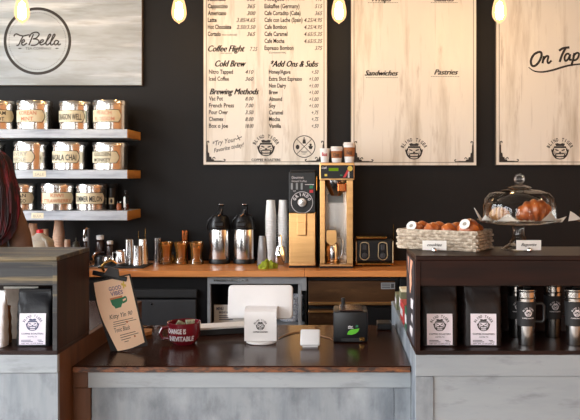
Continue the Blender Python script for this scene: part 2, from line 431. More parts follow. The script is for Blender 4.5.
# ------------------------------------------------------------------ the room
YW = 5.2                                   # back wall
XL, XR, YF, HC = -3.6, 3.6, -3.6, 3.25
def slab(name, m, *b, **k): return struct(MB().box(*b, **k).build(name, m))
slab('floor', MT['floor'], XL - .15, XR + .15, YF - .15, YW + .15, -.1, 0)
slab('ceiling', MT['ceiling'], XL - .15, XR + .15, YF - .15, YW + .15, HC, HC + .1)
slab('wall_back', MT['wall'], XL - .15, XR + .15, YW, YW + .15, 0, HC)
# front wall with shop windows, side walls; openings let the daylight in
def wall_with_openings(name, m, axis, pos, t, lo, hi, ops):
    mb = MB()
    def seg(a, b, z0, z1):
        if b - a < 1e-4 or z1 - z0 < 1e-4: return
        if axis == 'x': mb.box(a, b, pos, pos + t, z0, z1)
        else: mb.box(pos, pos + t, a, b, z0, z1)
    cur = lo
    for a, b, z0, z1 in ops:
        seg(cur, a, 0, HC); seg(a, b, 0, z0); seg(a, b, z1, HC); cur = b
    seg(cur, hi, 0, HC)
    return struct(mb.build(name, m))
front_ops = [(-2.5, -.7, .7, 2.7), (2.5, 3.2, .8, 2.6)]
left_ops = [(-3.2, -1.4, .6, 2.85), (-1.15, .65, .6, 2.85), (.9, 2.6, .6, 2.85), (2.85, 4.2, .9, 2.85)]
wall_with_openings('wall_front', MT['room_wall'], 'x', YF - .15, .15, XL - .15, XR + .15, front_ops)
wall_with_openings('wall_left', MT['room_wall'], 'y', XL - .15, .15, YF, YW, left_ops)
slab('wall_right', MT['warm_wall'], XR, XR + .15, YF, YW, 0, HC)
def window(n, axis, pos, a, b, z0, z1):
    mb = MB(); w = .05
    def bx(p, q, r, s):
        if axis == 'x': mb.box(p, q, pos - .1, pos - .04, r, s)
        else: mb.box(pos - .1, pos - .04, p, q, r, s)
    bx(a, b, z0, z0 + w); bx(a, b, z1 - w, z1); bx(a, a + w, z0, z1); bx(b - w, b, z0, z1); bx((a + b) / 2 - .02, (a + b) / 2 + .02, z0, z1)
    struct(mb.build('window_%d' % n, MT['frame_dark']))
    l = bpy.data.lights.new('daylight', 'AREA'); l.shape = 'RECTANGLE'; l.size = b - a; l.size_y = z1 - z0
    l.cycles.is_portal = True
    o = bpy.data.objects.new('daylight', l); COL.objects.link(o)
    if axis == 'x': o.location = ((a + b) / 2, pos - .12, (z0 + z1) / 2); o.rotation_euler = (PI / 2, 0, PI)
    else: o.location = (pos - .12, (a + b) / 2, (z0 + z1) / 2); o.rotation_euler = (PI / 2, 0, PI / 2)
    d = o.rotation_euler.to_matrix() @ Vector((0, 0, -1))
    want = Vector((0, 1, 0)) if axis == 'x' else Vector((1, 0, 0))
    if d.dot(want) < 0: o.rotation_euler[2] += PI
for i, (a, b, z0, z1) in enumerate(front_ops): window(i + 1, 'x', YF, a, b, z0, z1)
for i, (a, b, z0, z1) in enumerate(left_ops): window(i + 3, 'y', XL, a, b, z0, z1)

# ------------------------------------------------------------------ painted signs on the wall
BF = YW - .032                             # face of the boards
def pmap(u, v): return (X(u, BF), BF - .0012, Z(v, BF))
def board(label, px0, px1, py0, py1, m, border=True):
    x0, x1, z1, z0 = X(px0, BF), X(px1, BF), Z(py0, BF), Z(py1, BF)
    c = ((x0 + x1) / 2, YW - .002, z0)
    t = thing('wall_sign', label, 'sign', c)
    o = MB().box(x0 - c[0], x1 - c[0], BF + .004 - c[1], 0, 0, z1 - z0, bev=.003).build('backing_frame', MT['board_edge'], t)
    o = MB().box(x0 - c[0] + .004, x1 - c[0] - .004, BF - c[1], BF + .006 - c[1], .004, z1 - z0 - .004).build('panel', m, t)
    mp = lambda u, v: tuple(Vector(pmap(u, v)) - Vector(c))
    if border:
        mb = MB(); e = 3.4; w = .35
        for a in (px0 + e, px1 - e): mb.poly([(a - w, py0 + e), (a + w, py0 + e), (a + w, py1 - e), (a - w, py1 - e)], mp)
        mb.poly([(px0 + e, py1 - e - w), (px1 - e, py1 - e - w), (px1 - e, py1 - e + w), (px0 + e, py1 - e + w)], mp)
        mb.build('border_line', MT['grey_ink'], t)
    return t, mp
def corner(t, mp, px, py, sg):
    """scrolled corner ornament: stepped wedge with two curls"""
    mb = MB()
    P = [(0, 0), (15, 0), (15, -1.2), (8, -1.2), (7.5, -2.6), (5.5, -2.6), (5, -5), (3.4, -5), (3, -9), (1.8, -9.5), (1.6, -17), (0, -17)]
    mb.poly([(px + sg * a, py + b) for a, b in P], mp)
    mb.stroke([(px + sg * a, py + b) for a, b in ((15, -.6), (18, -.6), (19, -2), (17.4, -2.6))], .9, mp)
    mb.stroke([(px + sg * a, py + b) for a, b in ((.8, -17), (.8, -20), (2.4, -20.6), (2.6, -19))], .9, mp)
    mb.stroke([(px + sg * a, py + b) for a, b in ((6, -3), (8, -4.6), (9, -3))], .8, mp)
    mb.build('corner_ornament', MT['ink'], t)

# the price list
t, mp = board('tall whitewashed menu board painted with coffee names and prices in two columns', 203, 327.4, -52, 165.2, MT['cream_board'])
def words_part(name, m, s, u, v, *a, **k):
    w = MB().text(s, u, v, *a, **k)
    if name == 'heading':
        for e in (.3, .6): w.text(s, u + e, v, *a, **k)
    return w.build(name, MT[m], t)
class Lines:
    def text(self, s, u, v, size, mp, **k): words_part('price' if k.get('align') == 'R' else 'menu_item', 'menu_ink', s, u, v, size, mp, **k)
mb = Lines()
L = [(1, 'Macchiato', 18, '365'), (8.2, 'Cappuccino', 20, '365'), (15.2, 'Americano', 18.5, '300'), (22, 'Latte', 9, '3.85/4.65'), (29, 'Hot Chocolate', 23.5, '2.50/3.50'), (36, 'Cortado', 13, '365')]
for y, s, w, p in L:
    mb.text(s, 207.8, y, 6.2, mp, width=w, up=-1, bold=.03)
    mb.text(p, 255.5, y, 5.6, mp, width=(8.6 if len(p) < 5 else 19), align='R', up=-1, shear=.3, bold=.01)
mb.text('(6oz traditional)', 222, 35.6, 2.6, mp, width=15, up=-1)
L = [(73.8, 'Nitro Tapped', 24, '410'), (80.8, 'Iced Coffee', 20, '360'), (100.5, 'Vac Pot', 14, '8.00'), (107.4, 'French Press', 25, '7.00'), (114.2, 'Pour Over', 19, '3.50'), (121, 'Chemex', 14.5, '8.00'), (127.8, 'Box o Joe', 19, '18.00')]
for y, s, w, p in L:
    mb.text(s, 209, y, 6.0, mp, width=w, up=-1, bold=.02)
    mb.text(p, 253.5, y, 5.4, mp, width=8.2, align='R', up=-1, shear=.3, bold=.01)
L = [(1, 'Affogato', 20, '415'), (8.2, 'Eiskaffee (Germany)', 35, '515'), (15.2, 'Cafe Cortadito (Cuba)', 36, '365'), (22, 'Cafe con Leche (Spain)', 38, '4.25/4.95'), (29, 'Cafe Bombon', 22, '4.25/4.95'), (36, 'Cafe Caramel', 23, '4.65/5.35'), (43, 'Cafe Mocha', 20, '4.65/5.35'), (50, 'Espresso Bombon', 29, '375')]
for y, s, w, p in L:
    mb.text(s, 264.5, y, 6.2, mp, width=w, up=-1, bold=.02)
    mb.text(p, 322.4, y, 5.6, mp, width=(7.6 if len(p) < 5 else 18.4), align='R', up=-1, shear=.3, bold=.01)
mb.text('(espresso) (vanilla)', 285.5, .4, 3.4, mp, width=19, up=-1)
mb.text('(Condensed Milk)', 269, 53.4, 2.5, mp, width=17, up=-1)
mb.text('(Chef Selection)', 220.5, 53.8, 2.2, mp, width=11.5, up=-1)
L = [(73.8, 'Honey/Agave', 21.5, '+.50'), (80.8, 'Extra Shot Espresso', 33, '+1.00'), (87.6, 'Non Dairy', 17, '+1.00'), (94.2, 'Brew', 9, '+1.00'), (101, 'Almond', 13, '+1.00'), (107.6, 'Soy', 6.5, '+1.00'), (114.4, 'Caramel', 14, '+.75'), (121, 'Mocha', 11, '+.75'), (127.8, 'Vanilla', 12, '+.50')]
for y, s, w, p in L:
    mb.text(s, 269, y, 5.8, mp, width=w, up=-1, bold=.02)
    mb.text(p, 318.6, y, 5.4, mp, width=(7 if len(p) < 5 else 9.4), align='R', up=-1, shear=.3, bold=.01)
for s, u, v, w, sz in (('Coffee Flight', 208, 51.6, 36.5, 9), ('Cold Brew', 215, 66.6, 30.5, 9), ('Brewing Methods', 209.5, 94.4, 49, 8.6), ('*Add Ons & Subs', 270.5, 66.8, 47.5, 8.8)):
    words_part('heading', 'ink', s, u, v, sz, mp, width=w, up=-1, shear=.42)
mb.text('7.25', 257.5, 51, 5.8, mp, width=7.6, align='R', up=-1, shear=.3)
mb = MB()
mb.text('*Try Your', 213, 146, 6.6, mp, width=24, up=-1, shear=.4, bold=.006, rot=.2)
mb.text('Favorite today!', 214, 152.6, 6, mp, width=31, up=-1, shear=.4, bold=.006, rot=.2)
mb.stroke([(236, 139.6), (242, 136.6)], .7, mp); mb.stroke([(237.4, 135.4), (240, 140.4)], .7, mp)
mb.build('slanted_note', MT['ink'], t)
emblem(MB(), 266, 148, 11.2, mp, up=-1).build('emblem', MT['ink'], t)
mb = MB(); mb.ring(304.2, 146.6, 10.4, 11.2, mp)
for a, b in (((297, 139.4), (311.4, 153.8)), ((311.4, 139.4), (297, 153.8))): mb.stroke([a, b], .6, mp)
mb.poly([(302.4, 143.6), (306, 143.6), (305.4, 139.2), (303, 139.2)], mp); mb.poly([(303.2, 138.6), (305.2, 138.6), (304.8, 137.4), (303.6, 137.4)], mp)
mb.disc(297.6, 147, 1.9, mp, e=1.25); mb.poly([(308.2, 146), (313, 146), (311.8, 149), (309.4, 149)], mp); mb.disc(310.6, 144.8, 1.2, mp)
for k in range(3): mb.stroke([(300.6 + k, 151.4 + 1.4 * k), (307.6 - k, 151.2 + 1.4 * k)], .5, mp)
mb.build('crossed_crest', MT['ink'], t)
corner(t, mp, 206.2, 161.8, 1); corner(t, mp, 324.2, 161.8, -1)

# the bare menu board
t, mp = board('whitewashed menu board nearly empty, headed Sandwiches and Pastries', 350.6, 476.8, -52, 165.8, MT['cream_board'])
mb = MB()
words_part('heading', 'ink', 'Sandwiches', 364.6, 75.6, 7.6, mp, width=33, up=-1, shear=.4)
words_part('heading', 'ink', 'Pastries', 434, 74.6, 7.6, mp, width=23.5, up=-1, shear=.4)
words_part('heading', 'ink', 'Wraps', 372, 1.4, 8, mp, width=19, up=-1, shear=.4)
words_part('heading', 'ink', 'Salads', 434, 1.4, 8, mp, width=20, up=-1, shear=.4)
for a, b, y in ((366, 397, 77.6), (431, 459, 76.6), (368, 397, 2.6), (431, 458, 2.6)):
    u = a; mb = MB()
    while u < b: mb.poly([(u, y - .3), (u + .9, y - .3), (u + .9, y + .3), (u, y + .3)], mp); u += 1.7
    mb.build('dotted_underline', MT['menu_ink'], t)
emblem(MB(), 414, 151.4, 11.2, mp, up=-1, caption=False).build('emblem', MT['ink'], t)
corner(t, mp, 354, 162.2, 1); corner(t, mp, 473.6, 162.2, -1)

# On Tap
t, mp = board('whitewashed board lettered On Tap in large black brush script', 495.8, 648, -52, 165.4, MT['cream_board'])
mb = MB()
for P, w in (([(538.5, 52), (534, 54.5), (531, 60), (531.5, 65), (534.5, 66), (538.5, 62.5), (541.3, 56.5), (541, 52.5), (538.3, 52)], 2.3),
             ([(544, 56), (542.4, 63.4)], 2.2), ([(542.8, 60.5), (546, 56.4), (548.3, 56.6), (547.4, 61), (548.5, 63.2), (551.5, 60.5)], 2.0),
             ([(559, 50.8), (563, 48.3), (569.4, 47.4)], 2.3), ([(565.4, 48.4), (562, 55), (559.6, 62)], 2.3),
             ([(569.5, 54), (566.5, 54), (564.5, 57.5), (565.5, 61), (568.5, 58.5), (570, 54.5), (569.5, 59.6), (571.8, 59.6)], 2.0),
             ([(574.4, 53), (572.9, 60), (571.2, 66)], 2.2), ([(573, 56.5), (576.5, 53), (579, 54), (577.5, 58.5), (574.5, 60.3), (573, 59)], 2.0)):
    mb.stroke(P, w, mp)
mb.stroke([(528.5, 67.2), (534, 71), (542, 72), (552, 70.3), (563, 67), (572, 65), (588, 63.6), (600, 64)], 2.0, mp, taper=True)
mb.build('brush_lettering', MT['ink'], t)
emblem(MB(), 560, 151.4, 11.2, mp, up=-1, caption=False).build('emblem', MT['ink'], t)
corner(t, mp, 499.4, 162, 1)

# tea company sign
t, mp = board('grey washed sign with a tea company name in a black ring', -62, 142.2, -60, 85.6, MT['grey_board'], border=False)
mb = MB()
T1 = [[(14, 36.5), (15, 34.5), (17, 34), (20, 35.4), (23.5, 36), (27, 35.2), (29.6, 34.8)], [(23.2, 36), (20.6, 41), (18.6, 45), (16.4, 45.4)], [(21.5, 43), (24.4, 41.6), (24, 39.6), (22.2, 41), (21.8, 44), (23.6, 45.3), (27, 43)],
      [(33.6, 34), (31.5, 39), (29, 45.2)], [(29.2, 37.5), (31.6, 33.6), (36.6, 32.2), (39.2, 34.4), (36.4, 38), (33, 38.9), (37.5, 39.5), (39, 42.3), (36, 45), (30.8, 45.3)],
      [(39.5, 43.2), (43, 41.6), (43, 39.8), (41, 40.6), (40, 43.4), (41.6, 45), (45, 43.4)], [(45, 43.4), (50, 36.6), (50.5, 34.4), (49, 35), (46.5, 41), (46.2, 44.4), (47.6, 45), (50, 43)],
      [(50, 43), (54.5, 36.6), (55, 34.4), (53.5, 35), (51, 41), (50.7, 44.4), (52, 45), (54, 43.6)], [(58.5, 41), (56, 40.4), (54.3, 43), (55.5, 45), (58, 43), (58.8, 41), (58, 44), (59, 45), (60.8, 43.8)]]
for P in T1: mb.stroke(P, 1.3, mp)
for a in (20, 57): mb.poly([(a - 2.2, 48.4), (a, 47.8), (a + 2.2, 48.4), (a, 49)], mp)
mb.build('company_name', MT['ink'], t)
MB().ring(37.5, 41.1, 31.0, 33.8, mp, n=64).build('ring', MT['ink'], t)
mb = MB()
mb.text('TEA COMPANY', 38.6, 49.6, 3.4, mp, width=26, align='C', up=-1); mb.build('tagline', MT['menu_ink'], t); mb = MB()
for i in range(96): mb.disc(37.5 + 28.4 * math.cos(2 * PI * i / 96), 41.1 + 28.4 * math.sin(2 * PI * i / 96), .36, mp, n=6)
mb.build('dotted_ring', MT['menu_ink'], t)

# ------------------------------------------------------------------ pendant bulbs
YB = 4.52
def bulb(px, label):
    x = X(px, YB); z = Z(24.2, YB)
    t = thing('pendant_bulb', label, 'lamp', (x, YB, z), group='bare pendant bulbs')
    k = YB / F
    MB().lathe([(0, 0), (.003, .004), (.006, .007), (.016, .013), (.028, .023), (.037, .037), (.0415, .055), (.0418, .072), (.039, .096), (.033, .122), (.025, .148), (.0225, .16)], seg=28, cap=False).build('glass_envelope', MT['bulb_glass'], t, smooth=True)
    mb = MB()
    mb.lathe([(0, .026), (.014, .03), (.022, .045), (.022, .075), (.016, .115), (0, .13)], seg=14)
    mb.build('filament', MT['filament'], t, smooth=True)
    MB().lathe([(.0, .156), (.024, .156), (.026, .162), (.026, .22), (.02, .235), (.008, .245), (0, .245)], seg=24).build('socket', MT['black'], t, smooth=True)
    MB().tube([(0, 0, .24), (0, 0, HC - z - .02)], .0035, 6).build('cord', MT['black'], t)
    MB().lathe([(0, HC - z - .025), (.05, HC - z - .022), (.055, HC - z - .001), (0, HC - z - .001)], seg=24).build('ceiling_cap', MT['black'], t)
    return t
b0 = bulb(22, 'bare pendant bulb hanging before the tea company ring sign')
for px, lb in ((179, 'bare pendant bulb hanging against black wall between the ring sign and the price list'), (339, 'bare pendant bulb hanging between the price list and the Sandwiches board'), (499.5, 'bare pendant bulb hanging at the near edge of the On Tap board')):
    dup(b0, (X(px, YB), YB, Z(24.2, YB)), label=lb)

# ------------------------------------------------------------------ wall shelves and tea tins
YS = 4.87
def shelf(label, py0, py1, tape):
    z1, z0 = Z(py0, YS), Z(py1, YS)
    x1 = X(127.6, YS); x0 = XL + .4
    t = thing('wall_shelf', label, 'shelf', (x1, YW, z0))
    mb = MB(); mb.box(x0 - x1, 0, YS - YW, -.002, 0, z1 - z0, bev=.003, seg=1)
    o = mb.build('plank', None, t, mats=[MT['shelf'], MT['raw_wood']])
    for f in o.data.polygons:
        if f.normal.x > .7: f.material_index = 1
    if tape:
        u0, u1, v0, v1 = tape[:4]
        mp = lambda u, v: (X(u, YS) - x1, YS - YW - .001, Z(v, YS) - z0)
        l = MB().poly([(u0, v0), (u1, v0), (u1, v1), (u0, v1)], mp).build('price_tape', MT['cream'], t)
        mp2 = lambda u, v: (X(u, YS) - x1, YS - YW - .0018, Z(v, YS) - z0)
        MB().text(tape[4], (u0 + u1) / 2, v1 - 1.1, 4, mp2, width=(u1 - u0) * .7, align='C', up=-1).build('tape_lettering', MT['grey_ink'], l)
    return z1
zs = [shelf('topmost grey painted shelf, raw wood end, carrying tea tins under the ring sign', 129.2, 138.0, None),
      shelf('middle grey painted shelf, raw wood end, carrying the Golden Monkey tin', 170, 178.6, (33, 46, 170.9, 176.8, 'SALE')),
      shelf('lowest grey painted shelf, raw wood end, above the paper cups', 211, 220.4, (31.5, 43.6, 212.9, 218.4, 'BULK'))]
YT = 4.99
def tin(zi, px0, px1, pytop, words, ink, label, off=-10, span=118, bar='green', wsize=1.0, frame=True):
    r = (px1 - px0) / 2 * YT / F
    x = X((px0 + px1) / 2, YT); z = zs[zi]
    h = (Z(pytop, YT) - z)
    t = thing('tea_tin', label, 'tin', (x, YT, z + .0005), group='tea tins on the wall shelves')
    R = r * .955
    MB().lathe([(R * .97, 0), (R, .004), (R, h - .026)], seg=48).build('body', MT['tin'], t, smooth=True)
    MB().lathe([(R + .0008, h - .03), (r, h - .028), (r, h - .006), (r * .98, h - .001), (r * .9, h), (r * .88, h - .004), (0, h - .004)], seg=48, cap=False).build('lid', MT['tin'], t, smooth=True)
    zc, hh = h * .46, h * .2
    a0 = math.radians(-90 + off - span / 2); a1 = math.radians(-90 + off + span / 2)
    def cm(e): return lambda u, v: ((R + e) * math.cos(u), (R + e) * math.sin(u), v)
    def plate(mb, e, g, a0, a1):
        n = 14; m = cm(e); tip = .16
        for i in range(n):
            p, q = a0 + (a1 - tip - a0) * i / n, a0 + (a1 - tip - a0) * (i + 1) / n
            mb.poly([(p, zc - hh - g), (q, zc - hh - g), (q, zc + hh + g), (p, zc + hh + g)], m)
        p = a1 - tip
        mb.poly([(p, zc - hh - g), (p + tip * .55, zc - hh * .62), (a1 + g, zc - hh * .2), (a1 + g, zc + hh * .2), (p + tip * .55, zc + hh * .62), (p, zc + hh + g)], m)
    if frame:
        mb = MB(); plate(mb, .0012, .0035, a0 - .05, a1 + .02); mb.build('label_holder', MT['black'], t)
    mb = MB(); plate(mb, .0022, 0, a0, a1 - .02); lb = mb.build('label', MT['cream'], t)
    if bar and frame:
        m = cm(.003)
        MB().poly([(a0, zc - hh), (a0 + .07, zc - hh), (a0 + .07, zc + hh), (a0, zc + hh)], m).build('label_stripe', MT['green_ink' if bar == 'green' else 'rust_ink'], t)
    mb = MB(); n = len(words); m = cm(.0034)
    for i, w in enumerate(words):
        sz = (hh * 2 / n) * (.92 if n > 1 else .72) * wsize
        v = zc + hh - (i + 1) * (2 * hh / n) + (2 * hh / n) * .2
        ww = min((a1 - a0) * .8, .2 * len(w) + .1) if n == 1 else min((a1 - a0) * .78, .17 * len(w) + .06)
        mb.text(w, (a0 + a1) / 2, v, sz, m, width=ww, align='C', bold=.015)
    mb.build('label_lettering', MT['menu_ink' if ink == 'ink' else ink], lb)
    return t
tin(0, -21, 15.6, 101.6, ['CREAM', 'KNOT'], 'ink', 'tea tin cut off beside the Korean Mint tin on the topmost shelf, dark letters', off=22)
tin(0, 17.4, 52.4, 101.6, ['KOREAN', 'MINT'], 'rust_ink', 'tea tin with faded orange Korean Mint label on the topmost shelf', off=-6)
tin(0, 59.4, 91.6, 102, ['DRAGON WELL'], 'ink', 'narrower tea tin labelled Dragon Well on the topmost shelf', off=-8)
tin(0, 93.2, 128.2, 101.2, ['PEACH', 'BLOSSOM'], 'pink_ink', 'tea tin with pale pink two-line label at the raw end of the topmost shelf', off=-8)
tin(1, -28, 4.8, 142.6, ['ROSE'], 'ink', 'tea tin whose edge alone shows beside the red hair, middle shelf', off=20)
tin(1, 14.2, 48.4, 142, ['SILVERY', 'NEEDLE'], 'grey_ink', 'tea tin with faint grey lettering on the middle shelf above the price tape', off=-28, bar=None)
tin(1, 52.8, 87.8, 142.2, ['MASALA CHAI'], 'ink', 'tea tin labelled Masala Chai on the middle shelf', off=-10, bar=None)
tin(1, 92.8, 127.8, 142.8, ['GOLDEN', 'MONKEY'], 'ink', 'tea tin labelled Golden Monkey at the raw end of the middle shelf', off=-14, bar=None)
tin(2, 3, 37, 183.6, ['ASIAN', 'MANGO'], 'ink', 'tea tin with dark two-line label on the lowest shelf just behind the hair', off=14)
tin(2, 41.4, 75.4, 183.4, ['KIWI', 'STRAWBERRY'], 'rust_ink', 'tea tin with red two-line Kiwi label on the lowest shelf', off=14, span=126, bar='red')
tin(2, 76.4, 106.6, 184, ['SUMMER MELON'], 'ink', 'tea tin labelled Summer Melon on the lowest shelf', off=2, span=140, bar='red')
# black canister, amber jar and bottle at the shelf end
z = zs[2]
x = X(111.4, 5.085)
t = thing('canister', 'black canister with a small white tag on the lowest shelf', 'canister', (x, 5.085, z + .0005))
MB().lathe([(.033, 0), (.036, .004), (.036, .135), (.033, .14)], seg=32).build('body', MT['black'], t, smooth=True)
MB().lathe([(.037, .14), (.038, .142), (.038, .163), (.034, .167), (0, .167)], seg=32).build('lid', MT['black_matte'], t, smooth=True)
m = lambda u, v: (.0372 * math.cos(u), .0372 * math.sin(u), v)
l = MB().grid(-1.75, -.85, .035, .075, 6, 1, m).build('tag', MT['cream'], t)
m = lambda u, v: (.0382 * math.cos(u), .0382 * math.sin(u), v)
MB().disc(-1.3, .055, .014, lambda u, v: m(-1.3 + (u + 1.3) * 14, v)).build('tag_mark', MT['ink'], l)
x = X(119, 4.95)
t = thing('jar', 'small jar of amber syrup at the raw end of the lowest shelf', 'jar', (x, 4.95, z + .0005))
MB().lathe([(.013, 0), (.0155, .003), (.0155, .034), (.01, .044)], seg=20).build('amber_contents', MT['amber_liquid'], t, smooth=True)
MB().lathe([(.011, .044), (.0125, .045), (.0125, .056), (0, .057)], seg=20).build('stopper', MT['glass'], t, smooth=True)
x = X(126, 4.97)
t = thing('bottle', 'slim glass bottle of dark red syrup with a white label, lowest shelf', 'bottle', (x, 4.97, z + .0005))
MB().lathe([(.014, 0), (.0175, .004), (.0175, .04)], seg=20).build('red_contents', MT['dark_red_liquid'], t, smooth=True)
MB().lathe([(.018, .002), (.018, .075), (.014, .092), (.008, .1), (.008, .108)], seg=20, cap=False).build('glass_wall', MT['glass'], t, smooth=True)
MB().lathe([(.009, .106), (.01, .107), (.01, .122), (0, .123)], seg=16).build('cap', MT['black'], t)
MB().grid(-2.3, -1.5, .018, .082, 4, 1, lambda u, v: (.0188 * math.cos(u), .0188 * math.sin(u), v)).build('label', MT['paper_white'], t)
# ------------------------------------------------------------------ back counter
ZB, YBF, YBK = .95, 4.64, YW - .002        # top height, front edge, back edge
xs = X(304.5, YBF)
xl, xr = XL + .05, 1.9
tag(MB().box(xl, xs - .0008, YBF, YBK, ZB - .036, ZB, bev=.003).build('worktop', MT['worktop']), 'amber wood worktop slab carrying the airpots and amber glasses', 'worktop')
tag(MB().box(xs + .0008, xr, YBF, YBK, ZB - .036, ZB, bev=.003).build('worktop', MT['worktop']), 'amber wood worktop slab carrying the grinder and coffee brewer', 'worktop')
YC = YBF + .035
def at(t_loc): return lambda x0, x1, y0, y1, z0, z1: (x0 - t_loc[0], x1 - t_loc[0], y0 - t_loc[1], y1 - t_loc[1], z0 - t_loc[2], z1 - t_loc[2])
ztop = ZB - .037
# plain base cupboard far along behind the display box
x0, x1 = xl, X(112, YC)
t = thing('base_cupboard', 'black base cupboard under the worktop behind the barista', 'cupboard', ((x0 + x1) / 2, YC, 0)); q = at(t.location)
MB().box(*q(x0, x1, YC + .02, YW - .03, .0, ztop)).build('carcass', MT['black_matte'], t)
for k in range(4):
    a = x0 + (x1 - x0) * k / 4; b = x0 + (x1 - x0) * (k + 1) / 4
    d = MB().box(*q(a + .004, b - .004, YC, YC + .019, .1, ztop - .01), bev=.003).build('door', MT['black'], t)
    MB().tube([(b - .06 - t.location.x, -.018, .55), (b - .06 - t.location.x, -.018, .7)], .005).build('door_pull', MT['steel'], d)
# undercounter fridge
x0, x1 = X(113, YC), X(206.6, YC)
t = thing('undercounter_fridge', 'black undercounter fridge with a round lock below the airpots', 'fridge', ((x0 + x1) / 2, YC, 0)); q = at(t.location)
MB().box(*q(x0, x1, YC + .03, YW - .03, .0, ztop - .004)).build('cabinet', MT['black'], t)
d = MB().box(*q(X(122, YC), X(196, YC), YC, YC + .028, .12, Z(300, YC)), bev=.004).build('door', MT['charcoal'], t)
MB().lathe([(.006, 0), (.006, .005), (0, .006)], M=Matrix.Translation((X(152, YC) - t.location.x, 0, Z(304, YC))) @ Matrix.Rotation(PI / 2, 4, 'X'), seg=14).build('lock', MT['chrome'], d)
MB().box(*q(X(118, YC), X(197, YC), YC - .004, YC + .028, Z(298, YC), Z(289.4, YC)), bev=.006).build('handle_rail', MT['black_matte'], t)
MB().box(*q(X(120, YC), X(200, YC), YC + .006, YC + .029, .03, .11)).build('vent_grille', MT['black_matte'], t)
# open grey cabinet
x0, x1 = X(207.4, YC), X(306.6, YC)
t = thing('open_cabinet', 'open grey framed cabinet under the worktop behind the tablet', 'cabinet', ((x0 + x1) / 2, YC, 0)); q = at(t.location)
MB().box(*q(x0, x1, YC, YC + .03, Z(284, YC), ztop), bev=.002).build('top_rail', MT['grey_frame'], t)
MB().box(*q(x0, X(210.6, YC), YC, YC + .03, .06, Z(284, YC)), bev=.002).build('stile', MT['grey_frame'], t)
MB().box(*q(X(298, YC), X(301.6, YC), YC, YC + .03, .06, Z(284, YC)), bev=.002).build('stile', MT['grey_frame'], t)
MB().box(*q(X(301.7, YC), x1, YC - .006, YC + .03, Z(290.6, YC), ztop), bev=.002).build('corner_block', MT['grey_frame'], t)
mb = MB(); mb.box(*q(x0, x1, YW - .05, YW - .035, .0, ztop)); mb.box(*q(x0, x0 + .012, YC + .031, YW - .051, .0, ztop)); mb.box(*q(x1 - .012, x1, YC + .031, YW - .051, .0, ztop)); mb.box(*q(x0 + .013, x1 - .013, YC + .031, YW - .051, .0, .06))
mb.build('carcass', MT['black_matte'], t)
zsf = Z(326, YC)
MB().box(*q(x0 + .013, x1 - .013, YC + .032, YW - .052, zsf - .02, zsf), bev=.002).build('inner_shelf', MT['grey_frame'], t)
MB().box(*q(X(214, YC), X(247, YC), YC - .012, YC - .001, Z(281, YC), Z(279.4, YC))).build('rail_strip', MT['steel'], t)
# card and woven basket in it
y = YC + .08
t = thing('card_sign', 'printed white card standing in the grey cabinet beside the tablet', 'sign', (X(226, y), y, zsf + .001))
mp = lambda u, v: (X(u, y) - X(226, y), 0, Z(v, y) - zsf - .001)
MB().box(X(214, y) - X(226, y), X(246, y) - X(226, y), .001, .006, 0, Z(305, y) - zsf).build('card', MT['paper_white'], t)
mb = MB()
mb.text('MENU', 216.4, 310, 4, mp, width=7, up=-1, bold=.03); mb.text('BREW & TEA', 219, 313.4, 3, mp, width=14, up=-1, bold=.02)
for k, w in enumerate((16, 20, 14)): mb.poly([(219, 315.4 + 1.9 * k), (219 + w, 315.4 + 1.9 * k), (219 + w, 316.2 + 1.9 * k), (219, 316.2 + 1.9 * k)], mp)
mb.build('lettering', MT['bluish_ink'], t)
y = YC + .12
t = thing('woven_basket', 'blue and white woven basket inside the grey cabinet', 'basket', (X(291, y), y + .06, zsf + .001))
w = .07; rows = []
mb = MB(); mb.lathe([(w * .9, 0), (w, .01), (w * 1.06, .15), (w * 1.0, .152), (w * .95, .012), (0, .01)], seg=40, cap=False); mb.build('bowl', MT['weave'], t, smooth=True)
mb = MB()
for k in range(9): mb.tube([((w * (1.0 + .006 * k) + (.003 if (i + k) % 2 else .0)) * math.cos(2 * PI * i / 40), (w * (1.0 + .006 * k) + (.003 if (i + k) % 2 else 0)) * math.sin(2 * PI * i / 40), .012 + k * .0165) for i in range(40)], .005, 5, closed=True)
mb.build('strands', MT['weave'], t, smooth=True)
# bronze refrigerator
x0, x1 = X(308.4, YC), X(399, YC)
t = thing('undercounter_fridge', 'bronze steel undercounter fridge below the coffee brewer', 'fridge', ((x0 + x1) / 2, YC, 0)); q = at(t.location)
MB().box(*q(x0, x1, YC + .04, YW - .03, .0, ztop - .012)).build('cabinet', MT['black_matte'], t)
d = MB().box(*q(x0, X(395, YC), YC, YC + .038, Z(305.6, YC), Z(281, YC)), bev=.004).build('drawer_front', MT['bronze_door'], t)
MB().box(*q(x0, X(395, YC), YC - .022, YC - .001, Z(304.6, YC), Z(301.6, YC)), bev=.004).build('drawer_grip', MT['gold_steel'], d)
d = MB().box(*q(x0, X(340, YC), YC, YC + .038, .1, Z(309.4, YC)), bev=.004).build('door', MT['bronze_door'], t)
MB().box(*q(x0, X(340, YC), YC - .02, YC - .001, Z(312.4, YC), Z(310.2, YC)), bev=.003).build('door_grip', MT['gold_steel'], d)
MB().box(*q(X(341, YC), X(395, YC), YC, YC + .038, .1, Z(307.4, YC)), bev=.004).build('door', MT['black'], t)
s = MB().box(*q(X(381, YC), X(395, YC), YC - .002, YC - .0005, Z(289, YC), Z(282.6, YC))).build('rating_sticker', MT['grey_frame'], t)
mp = lambda u, v: (X(u, YC) - t.location.x, -.0026, Z(v, YC))
mb = MB()
for k in range(3): mb.poly([(382, 283.6 + 1.8 * k), (390, 283.6 + 1.8 * k), (390, 284.4 + 1.8 * k), (382, 284.4 + 1.8 * k)], mp)
mb.poly([(391, 283.6), (394, 283.6), (394, 288), (391, 288)], mp); mb.build('sticker_print', MT['charcoal'], s)
x0, x1 = X(400, YC), xr
